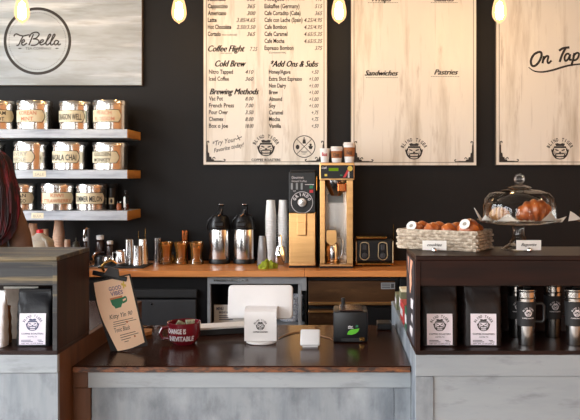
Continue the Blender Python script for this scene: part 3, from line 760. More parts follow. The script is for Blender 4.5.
t = thing('base_cupboard', 'black base cupboard under the worktop behind the pastry box', 'cupboard', ((x0 + x1) / 2, YC, 0)); q = at(t.location)
MB().box(*q(x0, x1, YC + .02, YW - .03, .0, ztop)).build('carcass', MT['black_matte'], t)
for k in range(3):
    a = x0 + (x1 - x0) * k / 3; b = x0 + (x1 - x0) * (k + 1) / 3
    d = MB().box(*q(a + .004, b - .004, YC, YC + .019, .1, ztop - .01), bev=.003).build('door', MT['black'], t)
    MB().tube([(b - .06 - t.location.x, -.018, .55), (b - .06 - t.location.x, -.018, .7)], .005).build('door_pull', MT['steel'], d)

ZT = ZB + .0006
# ------------------------------------------------------------------ airpots
def airpot(px, label):
    Y = 5.045; x = X(px, Y)
    t = thing('airpot', label, 'coffee flask', (x, Y, ZT), rotz=.12, group='pump airpots')
    MB().lathe([(.064, 0), (.068, .004), (.068, .026), (.066, .03)], seg=40).build('base_ring', MT['black'], t, smooth=True)
    MB().lathe([(.066, .03), (.0665, .032), (.0665, .212), (.066, .214)], seg=48).build('steel_body', MT['steel'], t, smooth=True)
    MB().lathe([(.068, .214), (.07, .218), (.07, .234), (.066, .25), (.058, .282), (.05, .298), (.03, .306), (0, .307)], seg=40).build('collar', MT['black'], t, smooth=True)
    MB().box(-.03, .03, -.096, -.03, .232, .266, bev=.008).build('spout', MT['black'], t)
    mb = MB(); mb.tube([(-.071, 0, .2), (-.078, -.005, .23), (-.07, -.01, .27), (-.04, -.012, .3)], .006)
    mb.build('carry_handle', MT['black'], t, smooth=True)
    mb = MB(); mb.loft([[(-.016, -.03 + e, .29), (.018, -.03 + e, .29), (.018, .03 + e, .3), (-.016, .03 + e, .3)] if k == 0 else ([(-.012, -.038, .326), (.024, -.038, .322), (.024, .002, .336), (-.012, .002, .34)] if k == 1 else ([(-.004, -.042, .36), (.027, -.042, .36), (.027, -.012, .368), (-.004, -.012, .368)])) for k, e in ((0, 0), (1, 0), (2, 0))])
    lv = mb.build('pump_lever', MT['black'], t)
    MB().box(-.002, .026, -.042, -.012, .368, .376, bev=.003).build('lever_tip', MT['chrome'], lv)
    MB().tube([(-.012, -.062, .3), (.006, -.058, .315), (.014, -.042, .34)], .006).build('lever_pin', MT['chrome'], lv, smooth=True)
    m = lambda u, v: (.0672 * math.cos(u), .0672 * math.sin(u), v)
    MB().text('air', -1.65, .187, .014, m, width=.26, align='C', shear=.3, bold=.02).build('badge', MT['ink'], t)
    return t
a0 = airpot(219.6, 'steel pump airpot with black top, farther from the cup stacks')
dup(a0, (X(244.2, 5.045), 5.045, ZT), rotz=-.1, label='steel pump airpot with black top, nearer the cup stacks')

# ------------------------------------------------------------------ amber glasses
def tumbler_glass(px, label, drink):
    Y = 5.0; x = X(px, Y)
    t = thing('drinking_glass', label, 'glass', (x, Y, ZT), group='amber drinking glasses')
    MB().lathe([(0, .006), (.03, .006), (.034, .002), (.043, 0), (.045, .004), (.043, .014), (.036, .026), (.033, .04), (.033, .06), (.037, .09), (.043, .118), (.0455, .136), (.0435, .137), (.041, .118), (.035, .09), (.031, .06), (.031, .04), (.028, .02), (0, .016)], seg=32, cap=False).build('glass_wall', MT['amber_glass'], t, smooth=True)
    if drink: MB().lathe([(.026, .0175), (.0305, .04), (.0305, .06), (.0345, .09), (.0345 + (drink[1] - .09) * .2, drink[1]), (0, drink[1])], seg=28).build('drink', MT[drink[0]], t, smooth=True)
    return t
tumbler_glass(166.1, 'flared amber glass nearest the steel cup', ('amber_drink', .116))
tumbler_glass(181.3, 'flared amber glass standing before the copper cup', ('cream_drink', .122))
tumbler_glass(196.6, 'flared amber glass nearest the airpots', ('amber_drink', .098))
t = tag(MB().lathe([(.02, 0), (.022, .003), (.024, .2), (.0225, .2), (.021, .006), (0, .006)], (0, 0, 0), 28, cap=False).build('copper_cup', MT['copper'], smooth=True, loc=(X(185, 5.13), 5.13, ZT)), 'tall copper cup behind the middle amber glass', 'cup')
t = thing('bottle', 'tiny bottle between two amber glasses', 'bottle', (X(172.9, 5.07), 5.07, ZT))
MB().lathe([(.009, 0), (.011, .003), (.011, .035), (.005, .045), (.005, .052)], seg=16).build('body', MT['brass'], t, smooth=True)
MB().lathe([(.006, .052), (.006, .062), (0, .063)], seg=14).build('cap', MT['black'], t)
def steel_cup(px, Y, r, h, label, flare=1.0, name='steel_cup', m='steel', group=None):
    return tag(MB().lathe([(r, 0), (r * 1.0, .003), (r * flare, h - .003), (r * flare, h), (r * flare - .002, h), (r - .002, .006), (0, .006)], seg=32, cap=False).build(name, MT[m], smooth=True, loc=(X(px, Y), Y, ZT)), label, 'cup', group)
steel_cup(157.8, 5.08, .025, .155, 'upright steel cup just behind the first amber glass')
# bar mat, shakers, pitchers
x0, x1 = X(99, 4.86), X(148, 4.86)
tag(MB().box(x0, x1, 4.75, 5.0, ZT, ZT + .008, bev=.003).build('bar_mat', MT['black_matte']), 'black bar mat under the steel shakers', 'mat')
ZT2 = ZT + .0085
def on_mat(o): o.location.z = ZT2; return o
def inv_shaker(px, Y, r0, r1, h, label):
    return on_mat(tag(MB().lathe([(r0, 0), (r0, .004), (r0 * .985, .006), (r1, h - .004), (r1 - .003, h), (0, h)], seg=32).build('shaker', MT['steel'], smooth=True, loc=(X(px, Y), Y, ZT2)), label, 'shaker'))
inv_shaker(129.4, 4.9, .0275, .025, .155, 'tall straight steel shaker beside the milk pitcher')
inv_shaker(137.4, 4.84, .029, .024, .122, 'shorter tapered steel shaker between the two tall ones')
inv_shaker(142.6, 4.925, .039, .026, .155, 'tall steel shaker widest at its foot, nearest the amber glasses')
t = thing('milk_pitcher', 'steel milk pitcher with side handle on the bar mat', 'pitcher', (X(121, 4.83), 4.83, ZT2), rotz=PI)
MB().lathe([(.034, 0), (.036, .004), (.036, .03), (.031, .065), (.029, .085), (.032, .092), (.0305, .092), (.027, .083), (.029, .063), (.034, .03), (.034, .006), (0, .006)], seg=32, cap=False).build('body', MT['steel'], t, smooth=True)
MB().tube([(.03, 0, .08), (.048, 0, .078), (.05, 0, .05), (.044, 0, .026), (.035, 0, .022)], .0045).build('handle', MT['steel'], t, smooth=True)
t = thing('milk_pitcher', 'small round chrome pitcher at the edge of the bar mat', 'pitcher', (X(108, 4.85), 4.85, ZT2), rotz=PI * .9)
MB().lathe([(.018, 0), (.024, .006), (.027, .02), (.024, .04), (.02, .05), (.023, .056), (.0215, .056), (.018, .05), (.022, .038), (.025, .02), (.02, .008), (0, .006)], seg=28, cap=False).build('body', MT['chrome'], t, smooth=True)
MB().tube([(.02, 0, .05), (.034, 0, .046), (.036, 0, .03), (.025, 0, .016)], .004).build('handle', MT['chrome'], t, smooth=True)
t = thing('kettle', 'black kettle with a bright curved handle beside the chrome pitcher', 'kettle', (X(102, 4.98), 4.98, ZT))
MB().lathe([(.04, 0), (.044, .006), (.044, .03), (.034, .05), (.02, .056), (0, .058)], seg=28).build('body', MT['black'], t, smooth=True)
MB().tube([(-.046, -.01, .02), (-.05, -.02, .05), (-.034, -.026, .072), (-.005, -.028, .08), (.022, -.026, .076)], [.008, .009, .008, .006, .005]).build('handle', MT['chrome'], t, smooth=True)
tag(MB().box(X(90, 4.8), X(101, 4.8), 4.74, 4.86, ZT, ZT + .014, bev=.005).build('drip_tray', MT['steel'], ), 'low steel drip tray behind the clipboard clip', 'tray')
for px, Y, h, lb in ((145.4, 5.03, .225, 'thin bar spoon, taller, standing behind the steel shakers'), (138.6, 5.06, .2, 'thin dark bar spoon standing behind the shorter shaker')):
    t = thing('bar_spoon', lb, 'spoon', (X(px, Y), Y, ZT))
    MB().tube([(0, 0, .03), (0, 0, h)], .0022, 6).build('shaft', MT['brass'], t)
    MB().blob((0, 0, .018), (.012, .004, .018), .02, 3).build('bowl', MT['brass'], t, smooth=True)

# ------------------------------------------------------------------ cups, jug and syrups behind the display box
def cup_stack_mb(r_rim, r_base, h_cup, n, gap):
    """upside-down nested cups: rims below, one whole cup showing on top"""
    mb = MB(); z = 0; prof = []
    for k in range(n):
        prof += [(r_rim * 1.08, z), (r_rim * 1.11, z + gap * .2), (r_rim, z + gap * .36), (r_rim * .985, z + gap)]
        z += gap
    prof += [(r_rim * 1.05, z), (r_rim * 1.06, z + .003), (r_rim, z + .005), (r_base, z + h_cup - .002), (r_base - .002, z + h_cup), (0, z + h_cup)]
    return mb.lathe(prof, seg=28)
def cup_stack(px, Y, rr, rb, hc, n, gap, m, label, group=None):
    return tag(cup_stack_mb(rr, rb, hc, n, gap).build('paper_cup_stack', MT[m], smooth=True, loc=(X(px, Y), Y, ZT)), label, 'cups', group)
cup_stack(270.8, 5.06, .0335, .0265, .1, 18, .0165, 'cup_paper', 'tall stack of upturned white paper cups nearer the airpots')
cup_stack(283.2, 5.08, .0335, .0265, .1, 18, .0165, 'cup_paper', 'tall stack of upturned white paper cups against the grinder')
cup_stack(58.8, 5.05, .036, .026, .11, 10, .0165, 'cup_tan', 'tall tan paper cup stack beside the milk jug')
cup_stack(67.4, 5.0, .0195, .0165, .06, 6, .0155, 'cup_tan', 'short narrow tan cup stack beside the squeeze bottle')
cup_stack(45, 5.1, .026, .021, .08, 8, .0165, 'cup_tan', 'tan cup stack just behind the red jug cap')
cup_stack(33, 5.08, .03, .025, .1, 9, .0165, 'cup_tan', 'tan cup stack between the jug and the brown top')
cup_stack(53, 4.9, .016, .013, .05, 5, .014, 'cup_tan', 'low tan cup stack touching the milk jug')
Y = 4.8; x = X(40, Y)
t = thing('milk_jug', 'frosted plastic milk jug with red cap', 'jug', (x, Y, ZT))
def rr(w, d, z, n=28, e=3.2, cx=0, cy=0):
    out = []
    for i in range(n):
        a = 2 * PI * i / n; c, s = math.cos(a), math.sin(a)
        out.append((cx + w * math.copysign(abs(c) ** (2 / e), c), cy + d * math.copysign(abs(s) ** (2 / e), s), z))
    return out
MB().loft([rr(.068, .068, 0), rr(.075, .075, .008), rr(.075, .075, .15), rr(.07, .07, .164, e=2.8), rr(.05, .05, .182, e=2.2), rr(.026, .026, .2, e=2), rr(.02, .02, .208, e=2)]).build('bottle_wall', MT['milk_plastic'], t, smooth=True)
MB().loft([rr(.066, .066, .004), rr(.072, .072, .01), rr(.072, .072, .15)]).build('milk_fill', MT['milk'], t, smooth=True)
MB().lathe([(.019, .207), (.02, .208), (.02, .226), (.017, .228), (0, .228)], seg=20).build('cap', MT['red_plastic'], t, smooth=True)
MB().tube([(.03, -.05, .185), (.058, -.058, .165), (.07, -.066, .12), (.064, -.07, .08)], .009).build('grip', MT['milk_plastic'], t, smooth=True)
def syrup(px, Y, r, h, capc, m, label, tip=False):
    t = thing('squeeze_bottle' if tip else 'syrup_bottle', label, 'bottle', (X(px, Y), Y, ZT))
    MB().lathe([(r * .95, 0), (r, .004), (r, h * .72), (r * .8, h * .8), (r * .62, h * .84), (r * .62, h * .86)], seg=24).build('body', MT[m], t, smooth=True)
    if tip:
        MB().lathe([(r * .75, h * .84), (r * .75, h * .9), (r * .2, h * .93), (r * .08, h * 1.1), (0, h * 1.1)], seg=20).build('nozzle', MT[m], t, smooth=True)
    else:
        MB().lathe([(r * .8, h * .84), (r * .84, h * .86), (r * .84, h * .98), (r * .7, h), (0, h)], seg=24).build('cap', MT[capc], t, smooth=True)
    return t
syrup(76, 5.02, .027, .15, None, 'bottle_green', 'olive squeeze bottle with a pointed nozzle', tip=True)
syrup(86, 5.06, .0225, .165, 'cup_paper', 'bottle_brown', 'dark syrup bottle with pale cap just behind the tap')
syrup(100, 5.1, .028, .172, 'cup_paper', 'bottle_brown', 'widest dark syrup bottle with pale cap behind the kettle')
syrup(110, 5.06, .023, .14, 'cup_paper', 'bottle_brown', 'dark pale-capped syrup bottle nearest the steel shakers')
x = X(88.6, 4.95)
t = thing('tap', 'slim chrome tap standing behind the corner of the grey box', 'tap', (x, 4.95, ZT))
MB().tube([(0, 0, 0), (0, 0, .225)], .0075, 12).build('column', MT['charcoal'], t, smooth=True)
MB().lathe([(.018, 0), (.018, .01), (.01, .016)], seg=20).build('foot', MT['chrome'], t, smooth=True)
MB().tube([(0, 0, .215), (-.01, -.004, .228), (-.02, -.01, .215), (-.022, -.012, .19), (-.022, -.012, .165)], [.006, .006, .007, .009, .006], 12).build('spout', MT['chrome'], t, smooth=True)

# ------------------------------------------------------------------ upturned cup, scoop, cloth
cup_t = tag(MB().lathe([(.0345, 0), (.036, .004), (.033, .01), (.034, .03), (.032, .05), (.0315, .08), (.022, .176), (.02, .182), (0, .182)], seg=32).build('plastic_cup_stack', MT['clear_plastic'], smooth=True, loc=(X(262.6, 4.93), 4.93, ZT)), 'upturned greyish clear cups beside the green cloth', 'cups')
Y = 4.92
t = thing('ice_scoop', 'silver scoop standing upright against the white cup stacks', 'scoop', (X(280, Y), Y, ZT), rotz=.15)
mb = MB()
rings = []
for k in range(13):
    s = k / 12; w = .034 * (math.sin(PI * min(1, .18 + s * .72)) ** .6); d = .022 * (1 - abs(s - .5)) ** .8
    z = .004 + .115 * s
    ring = [(w * math.cos(a), d * math.sin(a) * 1.2, z) for a in [PI + PI * i / 12 for i in range(13)]] + [(w * .9 * math.cos(a), d * .9 * math.sin(a) * 1.2 + .002, z) for a in [2 * PI - PI * i / 12 for i in range(13)]]
    rings.append(ring)
mb.loft(rings).build('bowl', MT['chrome'], t, smooth=True)
MB().tube([(0, -.012, .114), (0, -.008, .135), (0, -.004, .17), (0, 0, .186)], [.008, .007, .011, .009]).build('handle', MT['chrome'], t, smooth=True)
x = X(266, 4.76)
mb = MB()
rnd = random.Random(4)
n = 26; rings = []
def cloth(u, v):
    a = 2 * PI * u
    r = .052 * v * (1 + .22 * math.sin(3 * a + 1) + .12 * math.sin(7 * a))
    h = (1 - v ** 1.6) * .038 + .012 * math.sin(9 * v * 2 + 4 * a) * (1 - v) + .006 * math.sin(6 * a + 5 * v) * (1 if v < .98 else .3)
    return (r * math.cos(a) * 1.05 + .004, r * math.sin(a) * .8, max(.002, h + .004 + .35 * max(0, r * math.cos(a))))
vs = [[mb.bm.verts.new(cloth(i / 40, (k + .05) / 12)) for i in range(40)] for k in range(12)]
for k in range(11):
    for i in range(40): mb.bm.faces.new((vs[k][i], vs[k][(i + 1) % 40], vs[k + 1][(i + 1) % 40], vs[k + 1][i]))
mb.bm.faces.new(vs[0])
bot = [mb.bm.verts.new((v.co.x, v.co.y, 0)) for v in vs[-1]]
for i in range(40): mb.bm.faces.new((vs[-1][i], vs[-1][(i + 1) % 40], bot[(i + 1) % 40], bot[i]))
mb.bm.faces.new(list(reversed(bot)))
tag(mb.build('cleaning_cloth', MT['green_cloth'], smooth=True, loc=(x, 4.76, ZT)), 'crumpled lime green cloth at the worktop edge', 'cloth')

# ------------------------------------------------------------------ coffee grinder
Y0 = 4.79; x0, x1 = X(288.8, Y0), X(315.6, Y0); w = x1 - x0
zz = lambda py: Z(py, Y0) - ZT
t = thing('coffee_grinder', 'tall coffee grinder with black dial head and bronze body', 'grinder', ((x0 + x1) / 2, Y0, ZT)); h = w / 2
MB().box(-h, h, 0, .3, 0, .008, bev=.002).build('foot_plate', MT['black'], t)
MB().box(-h + .001, h - .001, .004, .29, .009, zz(212.8), bev=.004).build('lower_body', MT['gold_steel'], t)
MB().box(-h, h, 0, .006, .012, zz(264)+.012, bev=.002).build('skirt_panel', MT['gold_steel'], t)
MB().box(-h, h, -.006, .292, zz(212.4), zz(172), bev=.004).build('control_head', MT['black'], t)
MB().box(-h + .008, h - .006, .02, .28, zz(171.9), zz(169.8), bev=.003).build('hopper_lid', MT['black_matte'], t)
gm = lambda u, v: (X(u, Y0) - t.location.x, -.0072, Z(v, Y0) - ZT)
mb = MB(); mb.text('Gourmet', 291.6, 178.6, 3.6, gm, width=12, up=-1, bold=.01); mb.text('Ground Coffee', 291.6, 182, 3, gm, width=15, up=-1)
mb.poly([(305, 184.2), (314, 184.2), (314, 184.8), (305, 184.8)], gm); mb.text('OFF', 293, 191.8, 2, gm, width=3, up=-1)
mb.ring(302, 202.4, 10.4, 11, gm); mb.arc_text('GRINDO', 302, 202.4, 6.6, math.radians(168), math.radians(10), 4.2, gm, bold=.05, up=-1)
mb.build('printed_marks', MT['white_ink'], t)
for px in (292, 297, 301.8):
    s = MB().box(X(px - 1, Y0) - t.location.x, X(px + 1, Y0) - t.location.x, -.012, -.0065, zz(189.6), zz(183), bev=.001).build('switch', MT['grey_frame'], t)
for py, m in ((187, 'green_ink'), (191.2, 'red_plastic')):
    MB().box(X(309.6, Y0) - t.location.x, X(313.2, Y0) - t.location.x, -.011, -.0065, zz(py + 1.5), zz(py - 1.5), bev=.001).build('push_button', MT[m], t)
cx = X(302, Y0) - t.location.x; cz = zz(202.4)
RM = Matrix.Translation((cx, -.006, cz)) @ Matrix.Rotation(PI / 2, 4, 'X')
kn = MB().lathe([(.036, 0), (.036, .004), (.0, .004)], M=RM, seg=32).build('dial', MT['black_matte'], t, smooth=True)
MB().lathe([(.026, .004), (.025, .018), (.02, .021), (0, .021)], M=RM, seg=28).build('dial_ring', MT['white'], kn, smooth=True)
MB().lathe([(.017, .021), (.016, .03), (0, .031)], M=RM, seg=24).build('dial_hub', MT['steel'], kn, smooth=True)
ch = MB().box(X(297, Y0) - t.location.x, X(306.6, Y0) - t.location.x, -.03, .004, zz(235.4), zz(213), bev=.003).build('chute', MT['gold_steel'], t)
MB().box(X(297.4, Y0) - t.location.x, X(306.2, Y0) - t.location.x, -.034, -.0305, zz(234.6), zz(221.8), bev=.002).build('chute_flap', MT['gold_steel'], ch)
MB().box(h + .0005, h + .008, .02, .05, zz(191), zz(176), bev=.003).build('side_latch', MT['brass'], t)
MB().tube([(h + .004, .1, zz(190)), (h + .012, .1, zz(205)), (h + .006, .1, zz(222)), (h + .014, .1, zz(245)), (h + .012, .12, .02)], .003, 6).build('power_lead', MT['black'], t)

# ------------------------------------------------------------------ coffee brewer
Y0 = 4.77; xa, xb = X(319.6, Y0), X(354.4, Y0); w = xb - xa
zz = lambda py: Z(py, Y0) - ZT
t = thing('coffee_brewer', 'tall coffee brewer in warm steel with a green display', 'coffee machine', ((xa + xb) / 2, Y0, ZT)); h = w / 2
lx = lambda px: X(px, Y0) - t.location.x
MB().box(-h, lx(353.4), -.01, .34, 0, .01, bev=.002).build('base', MT['black'], t)
MB().box(-h + .002, lx(353), -.008, .33, .0105, zz(264), bev=.003).build('drip_deck', MT['gold_steel'], t)
MB().box(lx(320), lx(325), .0, .33, zz(263.8), zz(180.2), bev=.002).build('side_post', MT['gold_steel'], t)
MB().box(lx(346.6), lx(353), .0, .33, zz(263.8), zz(180.2), bev=.002).build('side_post', MT['gold_steel'], t)
MB().box(lx(325.1), lx(346.5), .25, .32, zz(263.8), zz(180.2)).build('back_panel', MT['steel'], t)
hd = MB().box(-h, h, -.012, .34, zz(180), zz(162.6), bev=.003).build('head_frame', MT['gold_steel'], t)
MB().box(lx(320.8), lx(353.6), -.015, -.0125, zz(178.6), zz(165.2), bev=.001).build('control_panel', MT['black'], hd)
MB().box(lx(328.8), lx(338.4), -.017, -.0155, zz(171), zz(168), bev=.0006).build('display', MT['lcd'], hd)
gm = lambda u, v: (lx(u), -.0164, Z(v, Y0) - ZT)
MB().text('Craft', 321.8, 168.8, 3, gm, width=5, up=-1, shear=.4, bold=.03).build('panel_lettering', MT['white_ink'], hd)
mb = MB(); mb.disc(350, 168.6, 2.6, gm); mb.poly([(324.6, 174), (327.2, 174), (327.2, 176.2), (324.6, 176.2)], gm); mb.build('panel_sticker', MT['yellow_ink'], hd)
MB().poly([(343, 177.4), (347, 170), (349.6, 170), (345.4, 177.4)], gm).build('red_ribbon', MT['red_ink'], hd)
MB().poly([(348, 171.6), (349.4, 171.6), (349.4, 177.6), (347.8, 177.6)], gm).build('white_ribbon', MT['white_ink'], hd)
MB().poly([(340, 174.6), (342.4, 174.6), (342.4, 176), (340, 176)], gm).build('green_lamp', MT['green_ink'], hd)
FM = Matrix.Translation((lx(336), .072, 0))
fn = MB().lathe([(.03, zz(196)), (.044, zz(192)), (.066, zz(184)), (.068, zz(180.5))], M=FM, seg=36).build('brew_funnel', MT['steel'], t, smooth=True)
MB().box(lx(337.5), lx(346), -.012, .012, zz(192), zz(183), bev=.006).build('funnel_handle', MT['copper'], fn)
MB().box(lx(327.6), lx(343.4), .16, .162, zz(203.6), zz(194.6)).build('notice_card', MT['paper_white'], t)
sv = thing('coffee_server', 'steel server with a tan flap lid standing inside the coffee brewer', 'coffee pot', (X(332.2, Y0 + .1), Y0 + .1, ZT + zz(264) + .0006))
k = (Y0 + .1) / F
MB().lathe([(.041, 0), (.042, .003), (.042, .1), (.036, .112), (.034, .118)], seg=36).build('body', MT['steel'], sv, smooth=True)
MB().box(-.03, .022, -.052, .02, .118, .13, bev=.004).build('lid', MT['gold_steel'], sv)
MB().prism([(-.034, .13), (-.012, .108), (.004, .108), (.026, .13), (.026, .19), (.02, .198), (-.03, .198), (-.034, .19)], -.058, -.05).build('flap', MT['gold_steel'], sv)
MB().tube([(.044, -.01, .02), (.062, -.014, .05), (.064, -.014, .13), (.05, -.012, .148), (.03, -.01, .15)], .005).build('handle', MT['steel'], sv, smooth=True)
# cups on top of the brewer
ztop2 = ZT + zz(162.6) + .0006
def paper_cup(px0, px1, py, Y, label, text, ink, sleeve, lid):
    k = Y / F; r = (px1 - px0) / 2 * k; hh = Z(py, Y) - ztop2
    t = thing('paper_cup', label, 'cup', (X((px0 + px1) / 2, Y), Y, ztop2), group='sample cups on the brewer')
    hb = hh - (.016 if lid else 0)
    MB().lathe([(r * .72, 0), (r * .74, .002), (r * .96, hb - .003), (r * .99, hb), (r * .93, hb), (r * .7, .006), (0, .006)], seg=32, cap=False).build('body', MT['cup_paper'], t, smooth=True)
    if lid: MB().lathe([(r * 1.0, hb - .001), (r * 1.03, hb), (r * 1.03, hb + .005), (r * .95, hb + .008), (r * .9, hh), (r * .84, hh), (r * .82, hh - .004), (0, hh - .004)], seg=32, cap=False).build('lid', MT['white'], t, smooth=True)
    rad = lambda v: r * (.74 + .22 * v / hb)
    if sleeve:
        a, b = hb * .34, hb * .86
        MB().lathe([(rad(a) + .001, a), (rad(b) + .001, b)], seg=32, cap=False).build('sleeve', MT['sleeve'], t, smooth=True)
    m = lambda u, v: ((rad(v) + .0022) * math.cos(u), (rad(v) + .0022) * math.sin(u), v)
    MB().text(text, -PI / 2 - .05, hb * .46, hb * .36, m, width=1.15, align='C', bold=.03).build('size_lettering', MT[ink], t)
    return t
paper_cup(319.6, 330, 148.4, 4.84, 'small white paper cup marked red on the brewer', '8oz', 'red_ink', False, False)
paper_cup(330.4, 342.8, 146.6, 4.84, 'middle-sized lidded paper cup with brown sleeve on the brewer', '12oz', 'brown_ink', True, True)
paper_cup(343.2, 355.4, 142.4, 4.84, 'tallest lidded paper cup with brown sleeve on the brewer', '16oz', 'brown_ink', True, True)

# ------------------------------------------------------------------ toaster
Y0 = 4.86; xa, xb = X(355.6, Y0), X(393.6, Y0)
zz = lambda py: Z(py, Y0) - ZT
t = thing('toaster', 'black toaster with two chrome-rimmed lever slots beside the brewer', 'toaster', ((xa + xb) / 2, Y0, ZT)); h = (xb - xa) / 2
lx = lambda px: X(px, Y0) - t.location.x
MB().box(-h, h, 0, .26, .006, .022, bev=.006).build('base', MT['brass'], t)
MB().box(-h + .004, h - .004, .004, .255, .0225, zz(239.4), bev=.014, seg=4).build('shell', MT['black'], t)
MB().box(lx(356.4), lx(387), .01, .24, zz(238.8), zz(236.6), bev=.004).build('top_plate', MT['brass'], t)
for sx in (-1, 1): MB().box(sx * (h - .004) - .003, sx * (h - .004) + .004, -.003, .256, .02, zz(241), bev=.003).build('edge_trim', MT['brass_soft'], t)
for px in (364.6, 382.8):
    c = lx(px); a = .028; zl, zh = zz(260), zz(242.6)
    P = []
    for k in range(9): P.append((c + a * math.cos(PI + PI * k / 8), .002, zl + a + a * math.sin(PI + PI * k / 8)))
    for k in range(9): P.append((c + a * .9 * math.cos(PI * k / 8), .002, zh - .012 + .014 * math.sin(PI * k / 8)))
    MB().tube(P, .0036, 6, closed=True).build('slot_rim', MT['brass_soft'], t, smooth=True)
    lv = MB().box(c - .013, c + .013, -.012, .004, zz(250), zz(244.6), bev=.004).build('lever', MT['charcoal'], t)
    MB().lathe([(.017, 0), (.016, .012), (0, .013)], M=Matrix.Translation((c, .004, zz(255.6))) @ Matrix.Rotation(PI / 2, 4, 'X'), seg=24).build('browning_knob', MT['charcoal'], t, smooth=True)
for sx in (-1, 1):
    for y in (.03, .22): MB().box(sx * (h - .03) - .012, sx * (h - .03) + .012, y - .012, y + .012, 0, .0058).build('foot', MT['black_matte'], t)
t = thing('whisk', 'thin upright wire just beyond the toaster', 'utensil', (X(393.4, 5.12), 5.12, ZT))
MB().tube([(0, 0, 0), (.001, 0, .12), (0, 0, .24)], .0025, 6).build('wire', MT['brass'], t)
# ------------------------------------------------------------------ service counters
YFC, ZFC = 2.83, .83                       # front of the low counter and its top
YWG, ZWG = 2.675, .9015                    # front of the raised wings and their top
XA, XB = X(57.5, YWG), X(415.6, YWG)       # the wings' inner sides
# low counter between the wings
t = thing('service_counter', 'low paint-worn counter with dark walnut top between the two raised wings', 'counter', ((XA + XB) / 2, YFC, 0))
lx = lambda px: X(px, YFC) - t.location.x
a, b = XA - t.location.x + .001, XB - t.location.x - .001
ct = MB(); ct.box(a, b, -.012, .77, ZFC - .022, ZFC, bev=.004)
ctop = ct.build('countertop', MT['walnut'], t)
MB().box(a + .003, b - .003, -.0165, -.0122, ZFC - .0215, ZFC - .003, bev=.002).build('rough_front_edge', MT['live_edge'], ctop)
MB().box(a, b, .02, .74, 0, ZFC - .023).build('carcass', MT['black_matte'], t)
zr = Z(388, YFC); zt = ZFC - .0232
MB().box(lx(88), b, 0, .019, zr + .0006, zt, bev=.0015).build('top_rail', MT['paint_rail'], t)
MB().box(a, lx(87.8), 0, .019, zr + .0006, zt, bev=.0015).build('rail_end', MT['bare_brown'], t)
MB().box(a, lx(90.6), 0, .019, .02, zr - .0006, bev=.0015).build('stile', MT['bare_brown'], t)
MB().box(lx(394.6), b, 0, .019, .02, zr - .0006, bev=.0015).build('stile', MT['paint'], t)
MB().box(lx(91.2), lx(394), .006, .0195, .02, zr - .001, bev=.001).build('front_panel', MT['paint'], t)
# raised wings
def wing(label, xin, xout, side_mat, sg):
    t = thing('counter_wing', label, 'counter', (xin, YWG, 0))
    w = xout - xin
    lo, hi = min(0, w), max(0, w)
    zr = Z(373.2 if sg < 0 else 376.4, YWG)
    back = 1.16
    MB().box(lo + .021, hi - .021, .021, back, 0, ZWG - .001).build('carcass', MT['black_matte'], t)
    s0, s1 = (-.02, 0) if sg < 0 else (0, .02)
    MB().box(s0, s1, .0212, back, 0, ZWG, bev=.0015).build('side_panel', side_mat, t)
    i0, i1 = (lo, 0) if sg < 0 else (0, hi)
    MB().box(i0, i1, 0, .02, zr + .0006, ZWG, bev=.0015).build('top_rail', MT['paint_rail'], t)
    if sg > 0:
        e = X(433.6, YWG) - xin
        MB().box(0, e, 0, .02, .02, zr - .0006, bev=.0015).build('stile', MT['paint'], t)
        MB().box(e + .001, hi, .006, .0205, .02, zr - .001).build('front_panel', MT['paint_rail'], t)
    else:
        MB().box(lo, 0, .003, .0205, .02, zr - .001).build('front_panel', MT['paint'], t)
    MB().box(lo + .021, hi - .021, .36, back, ZWG - .0008, ZWG + .0, ).build('ledge_top', MT['walnut'], t)
    return t
wing('raised counter wing with bare brown side under the black coffee bag box', XA, -2.5, MT['bare_brown'], -1)
wing('raised counter wing with pale painted side under the pastry display box', XB, 2.3, MT['paint'], 1)

# open display boxes
def display_box(label, xin, xout, sg, py_top, py_apron, m_front, m_side, m_top):
    t = thing('display_box', label, 'display shelf', (xin, YWG, ZWG + .0006))
    w = xout - xin; lo, hi = min(0, w), max(0, w)
    H = Z(py_top, YWG) - ZWG; D = .345; th = .015
    zap = Z(py_apron, YWG) - ZWG
    MB().box(lo, hi, 0, D, 0, .014, bev=.0015).build('bottom_board', m_side if sg > 0 else MT['walnut_box'], t)
    MB().box(lo, hi, -.004, D + .002, H - .016, H, bev=.003).build('top_board', m_top, t)
    if sg < 0: sides = ((-th, 0), (lo, lo + th))
    else: sides = ((0, th), (hi - th, hi))
    for a, b in sides: MB().box(a, b, 0, D, .0145, H - .0165, bev=.001).build('side_board', MT['walnut_side'], t)
    MB().box(lo + th + .0005, hi - th - .0005, .001, .016, zap, H - .0165, bev=.001).build('apron', m_front, t)
    MB().box(lo + th + .0005, hi - th - .0005, D - .012, D, .0145, H - .0165).build('back_board', MT['walnut_box'], t)
    return t, H
tA, HA = display_box('open walnut box with weathered grey apron holding the black coffee bag', XA, -2.45, -1, 256.4, 285.5, MT['grey_wood'], MT['walnut_box'], MT['grey_wood'])
for c in tA.children:                       # the grey front edge of the side board
    pass
MB().box(-.0152, 0, -.0035, -.0003, .0145, HA - .0165, bev=.001).build('front_stile', MT['grey_wood'], tA)
tB, HB = display_box('open dark walnut box with the pastry basket on top and tumblers inside', XB, 2.2, 1, 255.8, 286, MT['walnut_box'], MT['walnut_box'], MT['walnut_box'])
MB().box(0, .0152, -.0035, -.0003, .0145, HB - .0165, bev=.001).build('front_stile', MT['walnut_box'], tB)
ZA, ZBX = ZWG + .0006 + HA, ZWG + .0006 + HB
ZIN = ZWG + .0006 + .0146                  # inside floor of the boxes
